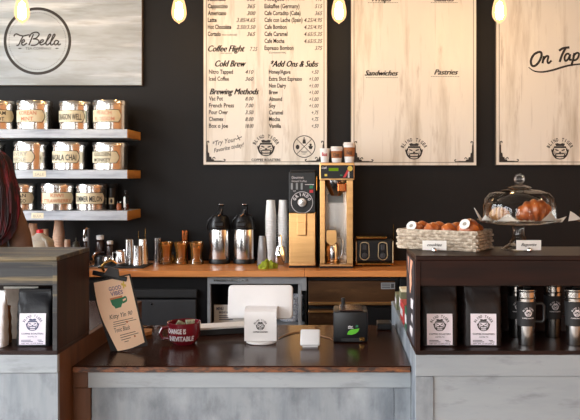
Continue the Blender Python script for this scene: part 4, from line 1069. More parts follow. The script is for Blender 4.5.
# poster on the box side
x = XB - .0014
t = thing('poster_sign', 'narrow dark poster with pink and white print on the pastry box side', 'poster', (x, YWG + .17, ZWG + .02))
MB().box(-.001, .001, -.14, .14, .0, .29).build('sheet', MT['poster'], t)
m = lambda u, v: (-.0016, u, v)
mb = MB(); mb.poly([(-.1, .285), (-.02, .285), (.02, .22), (.0, .16), (-.06, .2), (-.05, .25)], m); mb.poly([(.05, .285), (.09, .285), (.06, .22)], m); mb.build('pink_shapes', MT['pink_ink'], t)
mb = MB()
mb.poly([(-.12, .155), (-.03, .15), (-.02, .115), (-.1, .12)], m); mb.poly([(-.1, .1), (-.05, .1), (-.04, .075), (-.09, .07)], m); mb.poly([(-.1, .055), (.0, .05), (.01, .025), (-.08, .02)], m)
mb.build('pale_shapes', MT['white_ink'], t)

# ------------------------------------------------------------------ coffee bags
def coffee_bag(label, x, y, rotz, w, d, h, m, lab=True, group=None, top='fold', lw=.062, lh=.1, lz=.012, z=None, tie=None):
    t = thing('coffee_bag', label, 'coffee bag', (x, y, z or ZIN), rotz, group)
    prof = [(0, 1.0, 1.0), (.03, 1.02, 1.04), (.2, 1.0, 1.0), (.5, 1.0, .9), (.68, .99, .7), (.82, .98, .42), (.92, .97, .18), (1.0, .97, .07)]
    def half(v):
        f = v / h
        for i in range(len(prof) - 1):
            if f <= prof[i + 1][0]:
                k = (f - prof[i][0]) / (prof[i + 1][0] - prof[i][0]); return d / 2 * (prof[i][2] * (1 - k) + prof[i + 1][2] * k)
        return d / 2 * prof[-1][2]
    rings = []
    N = 22
    for k in range(N + 1):
        f = k / N; v = f * h; hd = half(v)
        kw = 1.0 - .03 * f
        ring = rr(w / 2 * kw, hd, v, n=36, e=5.5)
        if k not in (0,):
            ring = [(p[0] + .0012 * math.sin(9 * f * 3 + p[1] * 200), p[1] + .0016 * math.sin(p[0] * 130 + f * 17) * (f > .45), p[2]) for p in ring]
        rings.append(ring)
    MB().loft(rings).build('pouch', m, t, smooth=True)
    if top == 'fold':
        MB().box(-w / 2 * .95, w / 2 * .95, -d * .12, d * .1, h * .955, h * 1.005, bev=.003).build('folded_top', m, t)
    if tie:
        MB().box(-w / 2 * .98, w / 2 * 1.2, -d * .14, -d * .05, h * .97, h * 1.01, bev=.002).build('tin_tie', MT[tie], t)
    if lab:
        mp = lambda e: lambda u, v: (u, -half(v) * 1.03 - e, v)
        l = MB().grid(-lw / 2, lw / 2, lz, lz + lh, 2, 8, mp(.0016)).build('label', MT['label_lilac'], t)
        mb = MB(); emblem(mb, 0, lz + lh * .64, lw * .32, mp(.0026), caption=False)
        mb.text('COFFEE ROASTERS', 0, lz + lh * .33, lh * .075, mp(.0026), width=lw * .84, align='C', bold=.02)
        mb.text('AUSTIN, TX', 0, lz + lh * .24, lh * .06, mp(.0026), width=lw * .36, align='C', bold=.02)
        for k, (a, b) in enumerate(((-.42, -.05), (.2, .36), (-.42, .02), (.24, .42))): mb.poly([(lw * a, lz + lh * (.14 - .045 * (k // 2))), (lw * b, lz + lh * (.14 - .045 * (k // 2))), (lw * b, lz + lh * (.16 - .045 * (k // 2))), (lw * a, lz + lh * (.16 - .045 * (k // 2)))], mp(.0026))
        mb.text('NET WT. 12 OZ (340 g)', 0, lz + lh * .03, lh * .05, mp(.0026), width=lw * .8, align='C', bold=.02)
        mb.build('label_print', MT['bluish_ink'] if m is MT['foil_black'] else MT['ink'], l)
    return t
yA = 2.775
k = yA / F
coffee_bag('black coffee bag with white crest label in the grey-aproned box', X(36, yA), yA, .04, 34 * k, .07, 55.5 * k, MT['foil_black'], lw=26 * 2.74 / F, lh=31 * 2.74 / F, lz=.006)
coffee_bag('grey coffee bag with a pale tin tie behind the black bag', X(20, 2.9), 2.9, .0, .115, .07, .182, MT['foil_grey'], lab=False, top='', tie='paper_white')
coffee_bag('brown kraft coffee bag squeezed beside the white bag', X(2.5, 2.8), 2.8, .1, .055, .05, .13, MT['kraft'], lab=False)
coffee_bag('white coffee bag at the very edge of the grey-aproned box', X(-9, 2.75), 2.75, -.03, .108, .06, .19, MT['bag_white'], lab=False)
yB = 2.775; k = yB / F
coffee_bag('dark coffee bag with crest label nearest the poster on the pastry box', X(438.4, yB), yB, .0, 37 * k, .07, 60 * k, MT['foil_brown'], lw=25.6 * 2.74 / F, lh=31 * 2.74 / F, lz=.005)
coffee_bag('dark coffee bag with crest label beside the tumblers', X(482, yB), yB, -.04, 37 * k, .07, 60 * k, MT['foil_brown'], lw=25.6 * 2.74 / F, lh=31 * 2.74 / F, lz=.005)

# ------------------------------------------------------------------ travel tumblers
def travel_mug(label, px, Y, rot):
    t = thing('travel_tumbler', label, 'tumbler', (X(px, Y), Y, ZIN + .0004), rot, 'steel travel tumblers in the walnut box')
    MB().lathe([(.0265, 0), (.0275, .003), (.0325, .15), (.033, .162), (.0315, .164)], seg=40).build('steel_body', MT['steel'], t, smooth=True)
    MB().lathe([(.0295, .068), (.0306, .069), (.0338, .151), (.0332, .152)], seg=40, cap=False).build('black_band', MT['black_matte'], t, smooth=True)
    lid = MB().lathe([(.0318, .1642), (.0328, .166), (.033, .192), (.03, .197), (0, .198)], seg=40).build('lid', MT['steel'], t, smooth=True)
    MB().lathe([(.0331, .1845), (.0336, .186), (.0336, .1875), (.0331, .189)], seg=40, cap=False).build('lid_seam', MT['black'], lid, smooth=True)
    MB().box(-.012, .012, -.026, .0, .1982, .205, bev=.003).build('slide_tab', MT['black'], lid)
    MB().tube([(.032, 0, .142), (.052, 0, .144), (.06, 0, .136), (.06, 0, .088), (.054, 0, .08), (.03, 0, .082)], .0052, 10).build('handle', MT['black'], t, smooth=True)
    m = lambda u, v: ((.0286 + v * .0345 + .0009) * math.cos(u), (.0286 + v * .0345 + .0009) * math.sin(u), v)
    mb = MB(); emblem(mb, 0, 0, 1, lambda u, v: m(-PI / 2 - rot + u * .5, .114 + v * .0167), bold=.03)
    mb.build('printed_crest', MT['white_ink'], t)
    return t
travel_mug('front steel tumbler with black banded crest nearest the coffee bags', 526.2, 2.765, -.12)
travel_mug('rear steel tumbler mostly hidden by the front one nearest the coffee bags', 516.6, 2.9, -.9)
travel_mug('rear steel tumbler in dark shade between the two front tumblers', 553, 2.9, .1)
travel_mug('front steel tumbler farthest from the coffee bags', 574.4, 2.765, .12)

# ------------------------------------------------------------------ tea cartons on the wing ledge
def carton(label, x0, x1, y0, y1, h, m, flap=None, name='tea_carton'):
    t = thing(name, label, 'box', ((x0 + x1) / 2, (y0 + y1) / 2, ZWG + .0008)); a, b = (x1 - x0) / 2, (y1 - y0) / 2
    MB().box(-a, a, -b, b, 0, h, bev=.0015).build('carton', MT[m], t)
    if flap: MB().box(-a * .98, a * .98, -b * .98, b * .98, h + .0005, h + .012, bev=.002).build('lid', MT[flap], t)
    mm = lambda u, v: (-a - .0012, u, v)
    mb = MB(); mb.poly([(-b * .7, h * .3), (b * .7, h * .3), (b * .7, h * .7), (-b * .7, h * .7)], mm); mb.build('side_print', MT['white_ink'], t)
carton('green tea carton just behind the pastry box', XB + .006, XB + .07, 3.06, 3.17, .085, 'tea_green')
carton('red tea carton behind the green carton', XB + .005, XB + .07, 3.22, 3.38, .078, 'tea_red')
carton('tall carton with cream lid behind the red tea carton', XB + .012, XB + .07, 3.42, 3.52, .1, 'olive_jar', 'cream')
carton('olive carton farthest back on the pale wing', XB + .004, XB + .06, 3.56, 3.66, .07, 'olive_jar')

# ------------------------------------------------------------------ on the low counter
ZC = ZFC + .0006
# clipboard leaning on the wing
Yc = 3.06
t = thing('clipboard', 'dark clipboard leaning on the bare wing side with a peach menu sheet', 'clipboard', (X(130, Yc), Yc, ZC))
ox, oz = t.location.x, t.location.z
def cp(px, py, e=0.0):
    v = (py - 276) / 76.0                    # leans back towards its top
    y = (1 - v) * .05 - e
    return (X(px, Yc) - ox, y, Z(py, Yc) - oz)
mb = MB()
Q = [(85.6, 284), (126.6, 275.4), (147.2, 346), (111, 352.2)]
f = [mb.bm.verts.new(cp(*p)) for p in Q]; g = [mb.bm.verts.new(cp(p[0], p[1], -.006)) for p in Q]
mb.bm.faces.new(f); mb.bm.faces.new(list(reversed(g)))
for i in range(4): mb.bm.faces.new((f[i], g[i], g[(i + 1) % 4], f[(i + 1) % 4]))
mb.build('board', MT['black_matte'], t)
TLp, TRp, BRp, BLp = (90.4, 284.2), (126, 277), (144.4, 342.4), (118.6, 350.2)
def sheet(u, v, e=.003):
    l = Vector(TLp).lerp(Vector(BLp), v); r = Vector(TRp).lerp(Vector(BRp), v)
    l.x -= 5.4 * math.sin(PI * v) * .9
    p = l.lerp(r, u); p.y += 1.6 * math.sin(PI * u) * max(0, v - .8) * 5
    cur = e + .012 * max(0, v - .75) * 4 * (1 - u) ** 2
    return cp(p.x, p.y, cur)
pp = MB().grid(0, 1, 0, 1, 12, 16, sheet).build('menu_sheet', MT['peach_paper'], t, smooth=True)
S = lambda u, v: sheet(u, v, .0046)
class FlipText: pass
mb = MB(); mb.text('Kitty Yin 90', .2, .57, .09, S, width=.66, up=-1, shear=.4, bold=.005); mb.text('Tonic Black', .2, .765, .09, S, width=.48, up=-1, shear=.4, bold=.005)
for v, a, b in ((.615, .26, .84), (.645, .24, .92), (.675, .22, .6), (.81, .3, .8), (.84, .28, .88), (.87, .28, .6), (.9, .36, .5)): mb.poly([(a, v), (b, v), (b, v + .008), (a, v + .008)], S)
mb.build('handwriting', MT['brown_ink'], pp)
mb = MB(); mb.text('GOOD', .38, .17, .085, S, width=.34, up=-1, bold=.02); mb.text('VIBES', .4, .245, .085, S, width=.34, up=-1, bold=.02); mb.build('violet_lettering', MT['violet_ink'], pp)
mb = MB()
mb.poly([(.36, .3), (.7, .29), (.68, .365), (.62, .41), (.6, .43), (.44, .435), (.43, .41), (.38, .375)], S); mb.stroke([(.69, .31), (.78, .3), (.78, .35), (.67, .37)], .03, S); mb.build('drawn_cup', MT['green_ink'], pp)
mb = MB(); mb.poly([(.35, .275), (.7, .265), (.7, .292), (.36, .302)], S); mb.disc(.64, .655, .03, S, e=.5); mb.disc(.74, .87, .03, S, e=.5); mb.build('orange_marks', MT['rust_ink'], pp)
mb = MB(); mb.stroke([(.74, .1), (.86, .14)], .035, S); mb.stroke([(.82, .06), (.78, .17)], .035, S); mb.build('yellow_star', MT['yellow_ink'], pp)
mb = MB(); mb.box(-.075, .06, -.012, -.004, 0, .018, bev=.003)
cl = mb
bmesh.ops.transform(cl.bm, matrix=Matrix.Translation(cp(108.5, 279.8, .004)) @ Matrix.Rotation(.2, 4, 'Y'), verts=cl.bm.verts)
clip = cl.build('clip_bar', MT['black'], t)
MB().prism([(-.026, 0), (.034, 0), (.024, .03), (-.012, .034)], -.016, -.004, M=Matrix.Translation(cp(108, 277, .004)) @ Matrix.Rotation(.2, 4, 'Y')).build('clip_plate', MT['charcoal'], clip)
c0 = Vector(cp(106, 268, .014))
MB().tube([c0 + Vector((-.02, 0, -.016)), c0 + Vector((-.024, -.012, .004)), c0 + Vector((-.006, -.02, .02)), c0 + Vector((.012, -.012, .026)), c0 + Vector((.03, 0, .012))], [.005, .006, .006, .005, .004], 10).build('clip_lever', MT['brass'], clip, smooth=True)
# wooden serving board behind it
x = X(134, 3.42)
t = tag(MB().prism([(-.1, -.05), (.06, -.07), (.085, -.02), (.075, .03), (-.08, .06)], 0, .014, M=Matrix.Translation((0, 0, .0)) @ Matrix.Rotation(-PI / 2, 4, 'X')).build('serving_board', MT['light_wood'], loc=(x, 3.4, ZC + .0142)), 'light wood serving board half hidden behind the clipboard', 'board')
t.location.z = ZC + .0145
# mug
Ym = 3.2; k = Ym / F; xm = X(184, Ym)
t = thing('soup_mug', 'wide maroon mug lettered in white and holding banknotes', 'mug', (xm, Ym, ZC), PI)
R = 16.7 * k
MB().lathe([(R * .62, 0), (R * .66, .003), (R * .84, .016), (R * .95, .036), (R * .97, .06), (R, .086), (R * .975, .088), (R * .93, .084), (R * .9, .04), (R * .6, .01), (0, .008)], seg=48, cap=False).build('bowl', MT['maroon'], t, smooth=True)
MB().tube([(R * .94, 0, .066), (R * 1.28, 0, .06), (R * 1.42, 0, .042), (R * 1.28, 0, .022), (R * .86, 0, .02)], .0065, 12).build('handle', MT['maroon'], t, smooth=True)
m = lambda u, v: ((R * .975 + .0016 + .00002 * v) * math.cos(u), (R * .975 + .0016) * math.sin(u), v)
mb = MB(); mb.text('CHANGE IS', PI / 2 - .95, .05, .026, m, width=1.25, bold=.03); mb.text('INEVITABLE', PI / 2 - .82, .021, .026, lambda u, v: ((R * (.9 + .08 * min(1, (v - .02) / .03)) + .0035) * math.cos(u), (R * (.9 + .08 * min(1, (v - .02) / .03)) + .0035) * math.sin(u), v), width=1.62, bold=.03)
mb.build('slogan_lettering', MT['white_ink'], t)
def bill(x, y, rz, rx, ry, lb):
    mb = MB(); w, hh = .034, .05
    mb.grid(-w / 2, w / 2, 0, hh, 6, 6, lambda u, v: (u, .006 * math.sin(u * 120) + .004 * math.sin(v * 80), v))
    mb.build('banknote', MT['bill'], smooth=True)
    o = bpy.data.objects['banknote'] if 'banknote' not in done else [q for q in bpy.data.objects if q.name.startswith('banknote')][-1]
    done.append('banknote')
    o.location = (xm + x, Ym + y, ZC + .044); o.rotation_euler = (rx, ry, rz)
    md = o.modifiers.new('thickness', 'SOLIDIFY'); md.thickness = .0006
    return tag(o, lb, 'money')
done = []
bill(-.03, -.012, .3, -.1, .5, 'folded banknote poking from the mug nearest its handle')
bill(.026, .005, -.25, -.15, -.1, 'folded banknote poking from the mug away from its handle')
# long white strip behind the mug
Yp = 3.4
xa, xb = X(196, Yp), X(248, Yp)
M_ = Matrix.Translation((0, 0, 0)) @ Matrix.Rotation(.33, 4, 'Z')
t = thing('till_tray', 'long low tray edged white between the mug and the tablet stand', 'tray', ((xa + xb) / 2, 3.42, ZC), .3)
L_ = (xb - xa) / 2 * 1.06
MB().box(-L_, L_, -.045, .05, 0, .024, bev=.003).build('tray_body', MT['black_matte'], t)
MB().box(-L_, L_, -.05, .052, .0245, .034, bev=.003).build('white_top', MT['paper_white'], t)
# tablet stand
Yt = 3.2; xt = X(260.8, Yt)
t = thing('tablet_stand', 'white tablet register stand with the black crest on its leg', 'tablet stand', (xt, Yt, ZC))
MB().lathe([(.055, 0), (.06, .002), (.06, .008), (.056, .011), (0, .012)], (0, .02, 0), seg=40).build('base_disc', MT['white'], t, smooth=True)
hw = 16 * Yt / F
zl = Z(342.4, Yt) - ZC; zu = Z(309.8, Yt) - ZC
def bend(pts, w, th, n=8):
    pass
prof = [(-.012, .0125), (-.012, zl + .01), (-.016, zu - .02), (-.014, zu - .008), (-.004, zu), (.02, zu + .003), (.07, zu + .002)]
mb = MB(); rings = []
for i, (y, z) in enumerate(prof):
    p = Vector((0, y, z)); d = (Vector((0,) + prof[min(i + 1, len(prof) - 1)]) - Vector((0,) + prof[max(i - 1, 0)])).normalized()
    nrm = Vector((0, d.z, -d.y))
    rings.append([(-hw, y + nrm.y * .004, z + nrm.z * .004), (hw, y + nrm.y * .004, z + nrm.z * .004), (hw, y - nrm.y * .004, z - nrm.z * .004), (-hw, y - nrm.y * .004, z - nrm.z * .004)])
mb.loft(rings); mb.build('leg_plate', MT['white'], t, smooth=True)
mp = lambda u, v: (u, -.0186 - .0008, v)
mb = MB(); emblem(mb, 0, (zl + zu) / 2 + .004, .0225, lambda u, v: (u, -.0128 - .004 - .0035 * max(0, (v - zl) / (zu - zl)) - .0016, v), caption=True, bold=.04); mb.build('printed_crest', MT['ink'], t)
tilt = math.radians(-14)
TW = 65.4 * 3.24 / F
zc = Z(302.2, 3.27) - ZC
mb = MB()
n = 40
def rrect(w, h, r, y):
    out = []
    for cx, cz, a0 in ((w / 2 - r, h / 2 - r, 0), (-w / 2 + r, h / 2 - r, PI / 2), (-w / 2 + r, -h / 2 + r, PI), (w / 2 - r, -h / 2 + r, 1.5 * PI)):
        for i in range(7): out.append((cx + r * math.cos(a0 + PI / 2 * i / 6), y, cz + r * math.sin(a0 + PI / 2 * i / 6)))
    return out
TH = 34 * 3.25 / F
mb.loft([rrect(TW - .012, TH - .012, .012, -.013), rrect(TW - .004, TH - .004, .015, -.011), rrect(TW, TH, .016, -.004), rrect(TW, TH, .016, .006)])
TM = Matrix.Translation((X(260.4, 3.27) - xt, .075, zc)) @ Matrix.Rotation(tilt, 4, 'X')
bmesh.ops.transform(mb.bm, matrix=TM, verts=mb.bm.verts)
tb = mb.build('tablet_shell', MT['white'], t, smooth=True)
mb = MB(); mb.loft([rrect(TW - .016, TH - .016, .01, .0062), rrect(TW - .016, TH - .016, .01, .008)]); bmesh.ops.transform(mb.bm, matrix=TM, verts=mb.bm.verts); mb.build('screen', MT['black'], tb)
# card reader
Yr = 3.14; xr_ = X(310.2, Yr); k = Yr / F
t = thing('card_reader', 'small white square card reader on the walnut counter', 'card reader', (xr_, Yr, ZC))
w = 19.6 * k
mb = MB(); mb.box(-w / 2, w / 2, -.036, .036, -.006, .006, bev=.0055, seg=4)
bmesh.ops.transform(mb.bm, matrix=Matrix.Translation((0, 0, .0355)) @ Matrix.Rotation(math.radians(46), 4, 'X'), verts=mb.bm.verts)
mb.build('reader_slab', MT['white'], t, smooth=True)
MB().prism([(-.03, 0), (.03, 0), (.03, .012), (-.03, .012)], -.012, .034).build('dock', MT['white'], t)
def cable(label, pts, r=.0022):
    return tag(MB().tube(pts, r, 8).build('cable', MT['cable'], smooth=True), label, 'cable')
zc_ = ZC + .0024
def cpt(px, py):
    Yq = (CAMZ - ZFC) * F / (py - VY); return (X(px, Yq), Yq, zc_)
def smoothp(P, n=6):
    out = []
    for i in range(len(P) - 1):
        p0, p1, p2, p3 = [Vector(P[j]) for j in (max(i - 1, 0), i, i + 1, min(i + 2, len(P) - 1))]
        for q in range(n):
            s = q / n
            out.append(.5 * (2 * p1 + (p2 - p0) * s + (2 * p0 - 5 * p1 + 4 * p2 - p3) * s * s + (3 * p1 - p0 - 3 * p2 + p3) * s ** 3))
    return out + [Vector(P[-1])]
cable('tan cable running from the tablet stand to the card reader', smoothp([cpt(278.6, 339), cpt(285, 336), cpt(294, 333.2), cpt(302, 332.2), cpt(306, 333.4)]))
cable('pale cable running from the card reader to the black printer', smoothp([cpt(317, 334.6), cpt(323, 337), cpt(329, 338.6), cpt(332, 340.4)]))
# receipt printer
Yq = 3.215; k = Yq / F
xq = X(350.6, Yq); w = 34.6 * k; hq = Z(311.6, Yq) - ZC
t = thing('receipt_printer', 'black receipt printer with a green leaf emblem', 'printer', (xq, Yq, ZC)); lx = lambda px: X(px, Yq) - xq
gz = lambda py: Z(py, Yq) - ZC
MB().box(-w / 2, w / 2, 0, .16, 0, hq, bev=.008, seg=3).build('housing', MT['black'], t, smooth=True)
MB().box(-w / 2 + .024, w / 2 - .02, .004, .15, hq + .0005, hq + .006, bev=.003).build('paper_cover', MT['bottle_brown'], t)
MB().box(lx(341.4), lx(345.4), .1, .118, hq, hq + .04, bev=.005).build('release_lever', MT['black'], t)
MB().box(lx(341), lx(363), -.004, .001, gz(341.6), gz(338), bev=.0015).build('paper_slot', MT['black_matte'], t)
MB().box(lx(359.8), lx(364.6), -.005, .001, gz(340.6), gz(337.4), bev=.001).build('power_switch', MT['brass'], t)
gm = lambda u, v: (lx(u), -.0012, gz(v))
MB().poly([(347, 334.4), (348.4, 331.2), (351.4, 329.4), (355.4, 329), (359.4, 328.4), (358, 331.6), (355.6, 333.6), (351.6, 334.8)], gm).build('leaf_emblem', MT['lime_ink'], t)
mb = MB(); mb.text('star', 348, 327.4, 3, gm, width=5, up=-1, bold=.04); mb.poly([(348, 328), (353.4, 328), (353.4, 328.6), (348, 328.6)], gm); mb.build('badge_lettering', MT['white_ink'], t)
MB().poly([(355.4, 327.4), (355.8, 325.4), (358.4, 325.2), (358, 327.2)], gm).build('green_badge', MT['green_ink'], t)
Yk = 3.5
tag(MB().box(X(377, Yk) - X(385, Yk), X(391.5, Yk) - X(385, Yk), -.03, .06, 0, .03, bev=.005).build('cash_box', MT['black'], loc=(X(385, Yk), Yk, ZC)), 'low black box beside the pale wing at the counter back', 'box')

# ------------------------------------------------------------------ pastry basket on the walnut box
ZP = ZBX + .0008
bx, by = .2285, 2.945                      # its far front corner
ang = -.53
t = thing('pastry_basket', 'grey wicker basket of pastries on the walnut box', 'basket', (bx + .15 * math.cos(ang) + .08 * math.sin(-ang), by + .15 * math.sin(ang) + .08 * math.cos(ang), ZP), ang)
bw, bd, bh = .151, .079, .066
mb = MB()
mb.box(-bw, bw, -bd, -bd + .008, .0, bh); mb.box(-bw, bw, bd - .008, bd, 0, bh); mb.box(-bw, -bw + .008, -bd + .008, bd - .008, 0, bh); mb.box(bw - .008, bw, -bd + .008, bd - .008, 0, bh); mb.box(-bw + .008, bw - .008, -bd + .008, bd - .008, 0, .006)
mb.build('walls', MT['wicker'], t)
MB().box(-bw + .009, bw - .009, -bd + .009, bd - .009, .0065, .034).build('paper_liner', MT['kraft'], t)
mb = MB()
P = []
def per(s):                                # round the rim
    a = 2 * bw; b = 2 * bd; s = s % (2 * a + 2 * b)
    if s < a: return (-bw + s, -bd, 0, -1)
    s -= a
    if s < b: return (bw, -bd + s, 1, 0)
    s -= b
    if s < a: return (bw - s, bd, 0, 1)
    s -= a; return (-bw, bd - s, -1, 0)
TOT = 4 * bw + 4 * bd; NN = 76
for k in range(6):
    P = []
    for i in range(NN):
        x_, y_, nx, ny = per(TOT * i / NN); o_ = .0036 * (1 if (i // 2 + k) % 2 else -1) + .001
        P.append((x_ + nx * o_, y_ + ny * o_, .006 + k * .0112))
    mb.tube(P, .0054, 6, closed=True)
mb.tube([(p[0], p[1], bh + .001) for p in [per(TOT * i / 60)[:2] for i in range(60)]], .0055, 6, closed=True)
mb.build('woven_strands', MT['wicker'], t, smooth=True)
T = t.matrix_basis if False else Matrix.Translation(t.location) @ Matrix.Rotation(ang, 4, 'Z')
def pastry(lx_, ly_, r, label, sticker, seed, m='pastry'):
    p = T @ Vector((lx_, ly_, .0345))
    o = thing('pastry', label, 'pastry', p, ang, 'pastries in the wicker basket')
    MB().blob((0, 0, r * .98), (r * 1.02, r * .98, r), .06, seed, 24, 16).build('crust', MT[m], o, smooth=True)
    if sticker:
        c = Vector((0, -r * .88, r * 1.5)); nrm = Vector((.0, -.85, .5)).normalized()
        R_ = nrm.to_track_quat('Z', 'Y').to_matrix().to_4x4()
        s = MB().lathe([(.019, 0), (.019, .003), (0, .0032)], M=Matrix.Translation(c + nrm * .001) @ R_, seg=24).build('round_sticker', MT['paper_white'], o)
        MB().lathe([(.0075, .0034), (.0075, .0037), (0, .0038)], M=Matrix.Translation(c + nrm * .001) @ R_, seg=14).build('sticker_print', MT['grey_ink'], s)
pastry(-.104, -.034, .031, 'glazed pastry with round white sticker at the far end of the basket', True, 1)
pastry(-.033, -.035, .031, 'plain glazed pastry second from the far end of the basket', False, 2)
pastry(.033, -.034, .031, 'plain darker glazed pastry amid the basket front', False, 3)
pastry(.107, -.035, .04, 'glazed pastry with round white sticker behind the basket corner', True, 4)
pastry(.107, .035, .031, 'glazed pastry with a sticker at the basket back corner', True, 6)
pastry(.037, .036, .031, 'glazed pastry in the back row of the basket centre', False, 7)
pastry(-.034, .036, .031, 'glazed pastry in the back row near the basket far end', False, 8)

pastry(-.105, .036, .031, 'glazed pastry in the back corner at the basket far end', False, 9)

def card_holder(label, px, Y, w, h, text, zrow, rz=0.0):
    t = thing('card_holder', label, 'price card', (X(px, Y), Y, ZP), rz)
    MB().lathe([(.0, 0), (.006, .001), (.0085, .005), (.0085, .009), (.006, .014), (0, .016)], seg=20).build('ball_foot', MT['chrome'], t, smooth=True)
    c = MB().box(-w / 2, w / 2, .009, .0102, .006, .006 + h).build('card', MT['paper_white'], t)
    mp = lambda u, v: (u, .0078, v)
    MB().text(text, 0, .006 + h * .42, h * .42, mp, width=w * .62, align='C', shear=.4, bold=.01).build('card_lettering', MT['ink'], c)
    return t
Yh = 2.79
k = Yh / F
card_holder('small cream price card on a silver ball before the basket', 434.4, Yh, 24 * k, 9.6 * k, 'cookies', 0, -.15)
card_holder('small cream price card on a silver ball before the cake stand', 529.4, Yh, 25 * k, 10 * k, 'Baguette', 0, .02)

# ------------------------------------------------------------------ cake stands
def cake_stand(label, px, Y):
    t = thing('cake_stand', label, 'cake stand', (X(px, Y), Y, ZP))
    zp = Z(222.6, 2.9) - ZP
    MB().lathe([(.0, .004), (.058, .002), (.064, 0), (.066, .003), (.05, .012), (.034, .022), (.024, .045), (.02, .07), (.024, zp - .012), (.036, zp - .004), (0, zp - .004)], seg=40, cap=False).build('pedestal', MT['glass'], t, smooth=True)
    MB().lathe([(.0, zp - .0035), (.09, zp - .0035), (.138, zp + .004), (.149, zp + .009), (.149, zp + .013), (.136, zp + .009), (.09, zp + .0015), (0, zp + .0015)], seg=56, cap=False).build('plate', MT['glass'], t, smooth=True)
    return t, zp
def dome(label, px, Y, zp):
    t = thing('glass_dome', label, 'dome', (X(px, Y), Y, ZP + zp + .0112))
    R, Hh = .131, (222.6 - 190.6) * Y / F - .006
    MB().lathe([(R, 0), (R + .001, .004), (R - .001, Hh * .5), (R - .008, Hh * .7), (R - .026, Hh * .88), (R - .06, Hh * .97), (.04, Hh), (.038, Hh + .004), (0, Hh + .005)], seg=64, cap=False).build('bell', MT['glass'], t, smooth=True)
    MB().lathe([(.042, Hh + .004), (.044, Hh + .007), (.03, Hh + .012), (.012, Hh + .016), (.011, Hh + .02)], seg=32).build('collar', MT['glass'], t, smooth=True)
    MB().blob((0, 0, Hh + .037), (.0195, .0195, .0195), 0, 1, 24, 16).build('knob', MT['glass'], t, smooth=True)
    return t
Yk = 2.89
tk, zp = cake_stand('glass cake stand carrying the domed croissant', 518.6, Yk)
dome('glass dome with ball knob covering the big croissant', 519.4, Yk, zp)
def parchment(label, px, Y, r, seed, pts=9):
    t0 = MB(); rnd = random.Random(seed); N = pts * 2
    ring0 = [(r * .5 * math.cos(2 * PI * i / N), r * .5 * math.sin(2 * PI * i / N), .001) for i in range(N)]
    ring1 = []
    for i in range(N):
        q = r * (.78 if i % 2 else .74); ring1.append((q * math.cos(2 * PI * i / N), q * math.sin(2 * PI * i / N), .003 + .003 * (i % 2)))
    c = t0.bm.verts.new((0, 0, .001)); a = [t0.bm.verts.new(p) for p in ring0]; b = [t0.bm.verts.new(p) for p in ring1]
    for i in range(N):
        j = (i + 1) % N
        t0.bm.faces.new((c, a[i], a[j])); t0.bm.faces.new((a[i], b[i], b[j], a[j]))
    return tag(t0.build('parchment_sheet', MT['paper_white'], loc=(X(px, Y), Y, ZP + zp + .0018)), label, 'paper')
parchment('white parchment sheet under the domed croissant', 519, Yk, .125, 3)
def leaf_point(label, px, Y, pts, dz=0):
    """a stiff corner of parchment standing up at the plate rim"""
    mb = MB(); 
    vs = [mb.bm.verts.new((X(a, Y) - X(px, Y), yy, Z(b, Y) - ZP)) for a, b, yy in pts]
    mb.bm.faces.new(vs)
    o = mb.build('parchment_corner', MT['paper_white'], loc=(X(px, Y), Y, ZP))
    md = o.modifiers.new('thickness', 'SOLIDIFY'); md.thickness = .0008
    return tag(o, label, 'paper')
leaf_point('parchment corner jutting over the plate rim toward the basket', 478, 2.89, [(473.8, 207.6, -.01), (477, 211.4, -.005), (482.6, 219.6, 0), (479.4, 221, -.02)])
leaf_point('parchment corner jutting over the plate rim toward the second stand', 560, 2.89, [(565.8, 216.4, -.01), (560, 219, 0), (551, 221.4, .0), (560.4, 222, -.02)])
leaf_point('parchment point standing inside the dome before the bun', 504, 2.83, [(497, 220.8, 0), (504.6, 215.4, -.006), (508.4, 213.6, .0), (517, 221, 0)])
leaf_point('parchment point standing inside the dome before the croissant', 549, 2.83, [(541.6, 220.8, 0), (547.6, 214.8, -.004), (550.6, 211.4, 0), (557.4, 220.8, 0)])
leaf_point('parchment point inside the dome nearest the basket', 485, 2.86, [(481, 220.8, 0), (485.4, 214.6, 0), (491, 221, 0)])
# croissants
def croissant(label, px, Y, z, R, r, rz, m, seed, tilt=0.0, arc=2.3):
    t = thing('croissant', label, 'pastry', (X(px, Y), Y, z), rz)
    mb = MB(); rings = []
    N = 40
    for i in range(N + 1):
        f = i / N; a = -arc / 2 + arc * f
        fat = r * (.22 + .78 * math.sin(PI * f) ** .7) * (1 + .1 * math.sin(f * 7 * 2 * PI))
        cx, cy = R * math.sin(a), -R * math.cos(a) + R * .6
        ring = []
        for q in range(16):
            b = 2 * PI * q / 16
            ring.append((cx + math.sin(a) * fat * math.cos(b) * 1.0, cy - math.cos(a) * fat * math.cos(b), fat * 1.05 * math.sin(b) + r * .98))
        rings.append(ring)
    mb.loft(rings)
    if tilt: bmesh.ops.transform(mb.bm, matrix=Matrix.Translation((0, 0, r)) @ Matrix.Rotation(tilt, 4, 'X') @ Matrix.Translation((0, 0, -r)), verts=mb.bm.verts)
    lo = min(v.co.z for v in mb.bm.verts)
    for v in mb.bm.verts: v.co.z -= lo
    mb.build('crust', MT[m], t, smooth=True)
    return t
zpl = ZP + zp + .0052
croissant('big glossy croissant under the glass dome', 534, 2.89, zpl, .05, .037, .15, 'pastry', 1, tilt=-.75, arc=2.9)
croissant('paler bun leaning inside the glass dome', 500, 2.9, zpl, .045, .024, -.3, 'pale_pastry', 2, tilt=-.3, arc=1.6)
tk2, _ = cake_stand('second glass cake stand at the far end of the walnut box', 617, 2.9)
dome('second glass dome, only its rim showing', 617, 2.9, zp)
parchment('white parchment sheet on the second cake stand', 617, 2.9, .125, 5)
